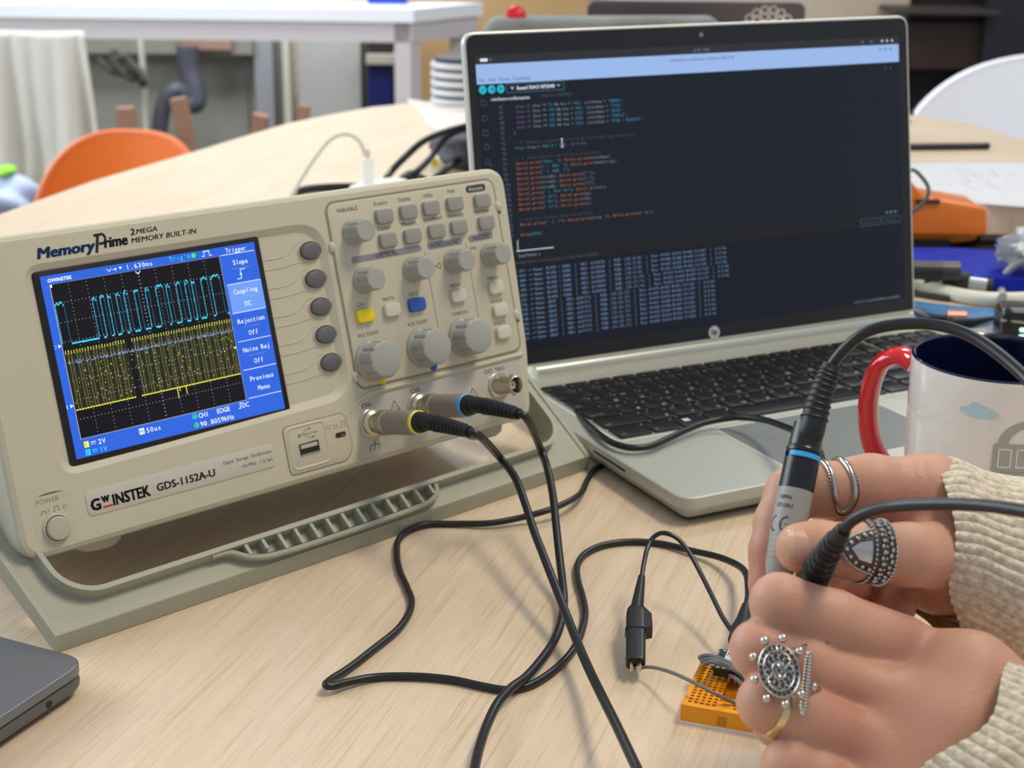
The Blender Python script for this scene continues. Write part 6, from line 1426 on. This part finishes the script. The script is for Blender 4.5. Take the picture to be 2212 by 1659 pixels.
part(mb, 'filigree', M_SIL, t, world=True)
for k in range(8):
    a_ = math.radians([22, 58, 100, 140, 178, 222, 262, 300][k]) if False else 2*PI*k/9.0+.42
    p = MR @ Vector(((A_+2.0)*math.cos(a_), (B_+2.0)*math.sin(a_), 0)); part(MB().ball(p, 1.45, 14), 'ball', M_SIL, t, world=True)
ba, bb_ = at(1700, 1412, 497), at(1752, 1390, 506)
part(MB().tube([ba, (ba+bb_)/2+CR[:, 2]*1.5, bb_, at(1775, 1402, 518)], [.9, .9, .9, .9], 10), 'band', M_SIL, t, world=True)
# coiled bar
t = thing('coiled_bar_ring', 'silver ring with a coiled wire bar beside the medallion on the near hand', 'ring', at(1741, 1470, 490))
pa, pb = at(1749, 1412, 490), at(1735, 1540, 486); dd = nrm(pb-pa); L_ = np.linalg.norm(pb-pa)
mb = MB(); mb.tube([pa, pb], .8, 10, smooth=False); mb.ball(pa, 1.0, 10); mb.ball(pb, 1.0, 10)
for k in range(17): f = .06+.88*k/16; mb.torus(1.15 if 0 < k < 16 else .8, .42, 18, 8, 0, axisM(pa+dd*L_*f, dd))
part(mb, 'coiled_bar', M_SIL, t, world=True); part(MB().ball(at(1758, 1484, 488), 1.4, 14), 'ball', M_SIL, t, world=True)
part(MB().tube([at(1741, 1478, 491), at(1760, 1482, 494), at(1782, 1500, 506)], .8, 8), 'band', M_SIL, t, world=True)
# finger bands: torus round a finger segment
def band(name, label, c, axis_to, R_, r_, m, M2=None, flat_=1.0, lab=None):
    o = at(*c); z_ = at(*axis_to)-o; t_ = thing(name, label, 'ring', o); Mq = axisM(o, z_)
    mb_ = MB(); mb_.lathe([(R_+.1, -r_*flat_), (R_+r_*.8, -r_*flat_*.8), (R_+r_, 0), (R_+r_*.8, r_*flat_*.8), (R_+.1, r_*flat_), (R_-.5, 0), (R_+.1, -r_*flat_)], 64, 0, Mq); part(mb_, 'band', m, t_, world=True); return t_, Mq
band('gold_ring', 'gold band ring with embossed edge on the lower finger of the near hand', (1680, 1530, 499.5), (1760, 1565, 500.5), 9.4, .9, M_GOLD, flat_=1.7)
t, Mq = band('thin_ring', 'thin silver ring on the second finger of the far hand', (1801, 1102, 591), (1802, 1160, 588), 7.6, .8, M_OXI)
# U shaped wrap ring on the index of the far hand
t = thing('wrap_ring', 'silver U shaped double wire ring on the far index finger', 'ring', at(1800, 1050, 556))
fo = at(1800, 1056, 567.5); fd = nrm(at(1860, 1053, 569)-at(1760, 1059, 566)); fn = nrm(CC-fo); fn = nrm(fn-fd*np.dot(fn, fd)); fu = np.cross(fn, fd)
fu = fu if np.dot(fu, CR[:, 1]) > 0 else -fu
Rf = 10.6
def onf(x, th, r=Rf): return fo+fd*x+fn*r*math.cos(th)+fu*r*math.sin(th)
U_ = [onf(-4.2, 2.6), onf(-4.6, 1.9), onf(-4.6, 1.2), onf(-4.0, .7), onf(-3.6, .1), onf(-3.2, -.35), onf(-1.6, -.78), onf(.4, -.92), onf(2.6, -.74), onf(4.0, -.3), onf(4.1, .1), onf(3.4, .7), onf(2.8, 1.2), onf(2.4, 1.9), onf(2.4, 2.6)]
part(MB().tube(U_, 1.1, 12), 'wire', M_SIL, t, world=True)
tw = []
U2, _ = path(U_, 1, 6)
mb = MB()
for i in range(0, len(U2), 1):
    c_ = U2[i]; g = nrm(fo+fd*np.dot(c_-fo, fd)*0-c_+fd*np.dot(c_-fo, fd)) ; mb.ball(c_+(fo+fd*0-c_)*.0+nrm((fo+fn*8-c_))*-1.25*(1), .42, 6)
part(mb, 'beaded_edge', M_OXI, t, world=True)
# arrow shaped thumb ring
t = thing('arrow_ring', 'big silver shield shaped thumb ring studded with beads', 'ring', at(1850, 1190, 518))
o0 = at(1858, 1190, 534.8); fd = nrm(at(1960, 1198, 542)-at(1780, 1184, 531.5)); fn = nrm(CC-o0); fn = nrm(fn-fd*np.dot(fn, fd)); fu = np.cross(fn, fd); fu = fu if np.dot(fu, CR[:, 1]) > 0 else -fu
Rt = 10.4
def ont(x, y, lift=0): # x along the thumb (mm), y arc length round it
    th = y/Rt; return o0+fd*x+fn*(Rt+lift)*math.cos(th)+fu*(Rt+lift)*math.sin(th)
def patch(pl, lift, mb, mi=0, thick=.0):
    cx = sum(p[0] for p in pl)/len(pl); cy = sum(p[1] for p in pl)/len(pl); n_ = len(pl); V_ = [ont(cx, cy, lift)]
    for k in (.33, .66, 1): V_ += [ont(cx+(p[0]-cx)*k, cy+(p[1]-cy)*k, lift) for p in pl]
    F_ = [(0, 1+i, 1+(i+1) % n_) for i in range(n_)]
    for r_ in (0, 1): F_ += [(1+r_*n_+i, 1+(r_+1)*n_+i, 1+(r_+1)*n_+(i+1) % n_, 1+r_*n_+(i+1) % n_) for i in range(n_)]
    V2 = [ont(p[0], p[1], -.6) for p in pl]; o_ = len(V_); F_ += [(1+2*n_+i, o_+i, o_+(i+1) % n_, 1+2*n_+(i+1) % n_) for i in range(n_)]
    mb.add(V_+V2, F_, mi)
sh = [(-14.6, .4), (-13, 2.4), (-9, 4.6), (-4, 6.6), (-.6, 7.8), (-.6, 0), (-.6, -7.6), (-5, -6.4), (-9.5, -4.4), (-13, -1.8)]
sh2 = []
for a_, b_ in zip(sh, sh[1:]+sh[:1]): sh2 += [(a_[0]+(b_[0]-a_[0])*k/3, a_[1]+(b_[1]-a_[1])*k/3) for k in range(3)]
mb = MB(); patch(sh2, .7, mb); part(mb, 'shield_plate', M_OXI, t, world=True, ang=.9)
mb = MB(); n_ = 60; W0, W1 = -.6, 7.6
vs = []; 
for k in range(n_):
    th = 2*PI*k/n_*Rt
    for x, l_ in ((W0, -.5), (W0, .6), (W1, .6), (W1, -.5)): vs.append(ont(x, th, l_))
fs = [(k*4+j, ((k+1) % n_)*4+j, ((k+1) % n_)*4+(j+1) % 4, k*4+(j+1) % 4) for k in range(n_) for j in range(4)]
mb.add(vs, fs); part(mb, 'band', M_OXI, t, world=True, ang=.5)
mb = MB(); bar_ = [(-10.5, .6), (-7, 2.6), (-2.2, 3.4), (-2.2, -3.6), (-7, -2.6)]; b2_ = []
for a_, b_ in zip(bar_, bar_[1:]+bar_[:1]): b2_ += [(a_[0]+(b_[0]-a_[0])*k/4, a_[1]+(b_[1]-a_[1])*k/4) for k in range(4)]
patch(b2_, 1.3, mb); part(mb, 'smooth_plate', M_SIL, t, 'smooth bright silver plate', world=True, ang=.9)
mb = MB()
for k in range(44): th = -Rt*PI*.95+k*Rt*PI*1.9/43; mb.ball(ont(W0+.3, th, .8), .62, 8, sc=(1, 1, 1)); mb.ball(ont(W1-.1, th, .8), .68, 8)
P_, _ = path([ont(x, y, .8) for x, y in sh[:5]], 1, 5)
for p in P_: mb.ball(p, .5, 8)
P_, _ = path([ont(x, y, .8) for x, y in sh[6:]+sh[:1]], 1, 5)
for p in P_: mb.ball(p, .5, 8)
for k in range(13):
    th = -11+k*1.85
    for x in (2.0, 5.2): mb.ball(ont(x+(.0 if k % 2 else .5), th+(0 if x < 3 else .9), 1.0), .85, 8)
    mb.ball(ont(3.6, th, .9), .55, 8)
for x, y in ((-12.2, .3), (-10.4, 2.4), (-7.6, 3.9), (-4.6, 5.2), (-1.9, 5.9), (-10.6, -1.9), (-8.2, -3.6), (-5.2, -4.9), (-2.2, -5.7)): mb.ball(ont(x, y, 1.0), .8, 10)
part(mb, 'beading', M_SIL, t, world=True)
# bracelet
t = thing('braided_bracelet', 'brown braided strap round the wrist of the far hand', 'bracelet', at(1960, 1290, 590))
P_ = [at(1858, 1250, 602), at(1890, 1262, 600), at(1950, 1285, 592), at(2005, 1315, 580), at(2040, 1345, 572), at(2075, 1360, 578)]
mb = MB()
for o_ in range(5):
    mb.tube([p+CR[:, 1]*(o_*2.3-4.6)*(.35+.65*i/5) for i, p in enumerate(P_)], [1.2+.25*i/5 for i in range(6)], 8)
part(mb, 'strap', mat('braid_brown', '8a6337', .6, metal=.1, var=.25, vscale=600, bump=1.0, bscale=900), t, world=True)

# ---------------------------------------------------------------- pieces of a part sit one level below it
def under(root, part_name, names):
    host = [c for c in root.children if c.name.split('.')[0] == part_name][0]
    for c in list(root.children):
        if c is not host and c.name.split('.')[0] in names: c.parent = host
under(lap, 'lid', ('screen_bezel', 'screen', 'webcam', 'emblem'))
under(lap, 'keyboard_deck', ('key', 'key_legend'))
under(scope, 'control_plate', ('plate_groove', 'latch_bump', 'latch_slot'))
under(scope, 'display_frame', ('display',))
under(scope, 'tilt_handle', ('handle_grip', 'pivot'))
under(scope, 'port_plate', ('embossed_marks', 'usb_socket', 'probe_hook'))
under(scope, 'connector_panel', ('bnc_socket',))
for o in (Y0, B0): under(o, 'bnc_plug', ('plug_sleeve',))
under(mug, 'body', ('printed_cloud', 'printed_building'))
for o in COL.objects:
    if o.parent is None and o.name.split('.')[0] == 'black_cable' and 'adapter' in o['label']: o['group'] = 'black cables behind the oscilloscope'
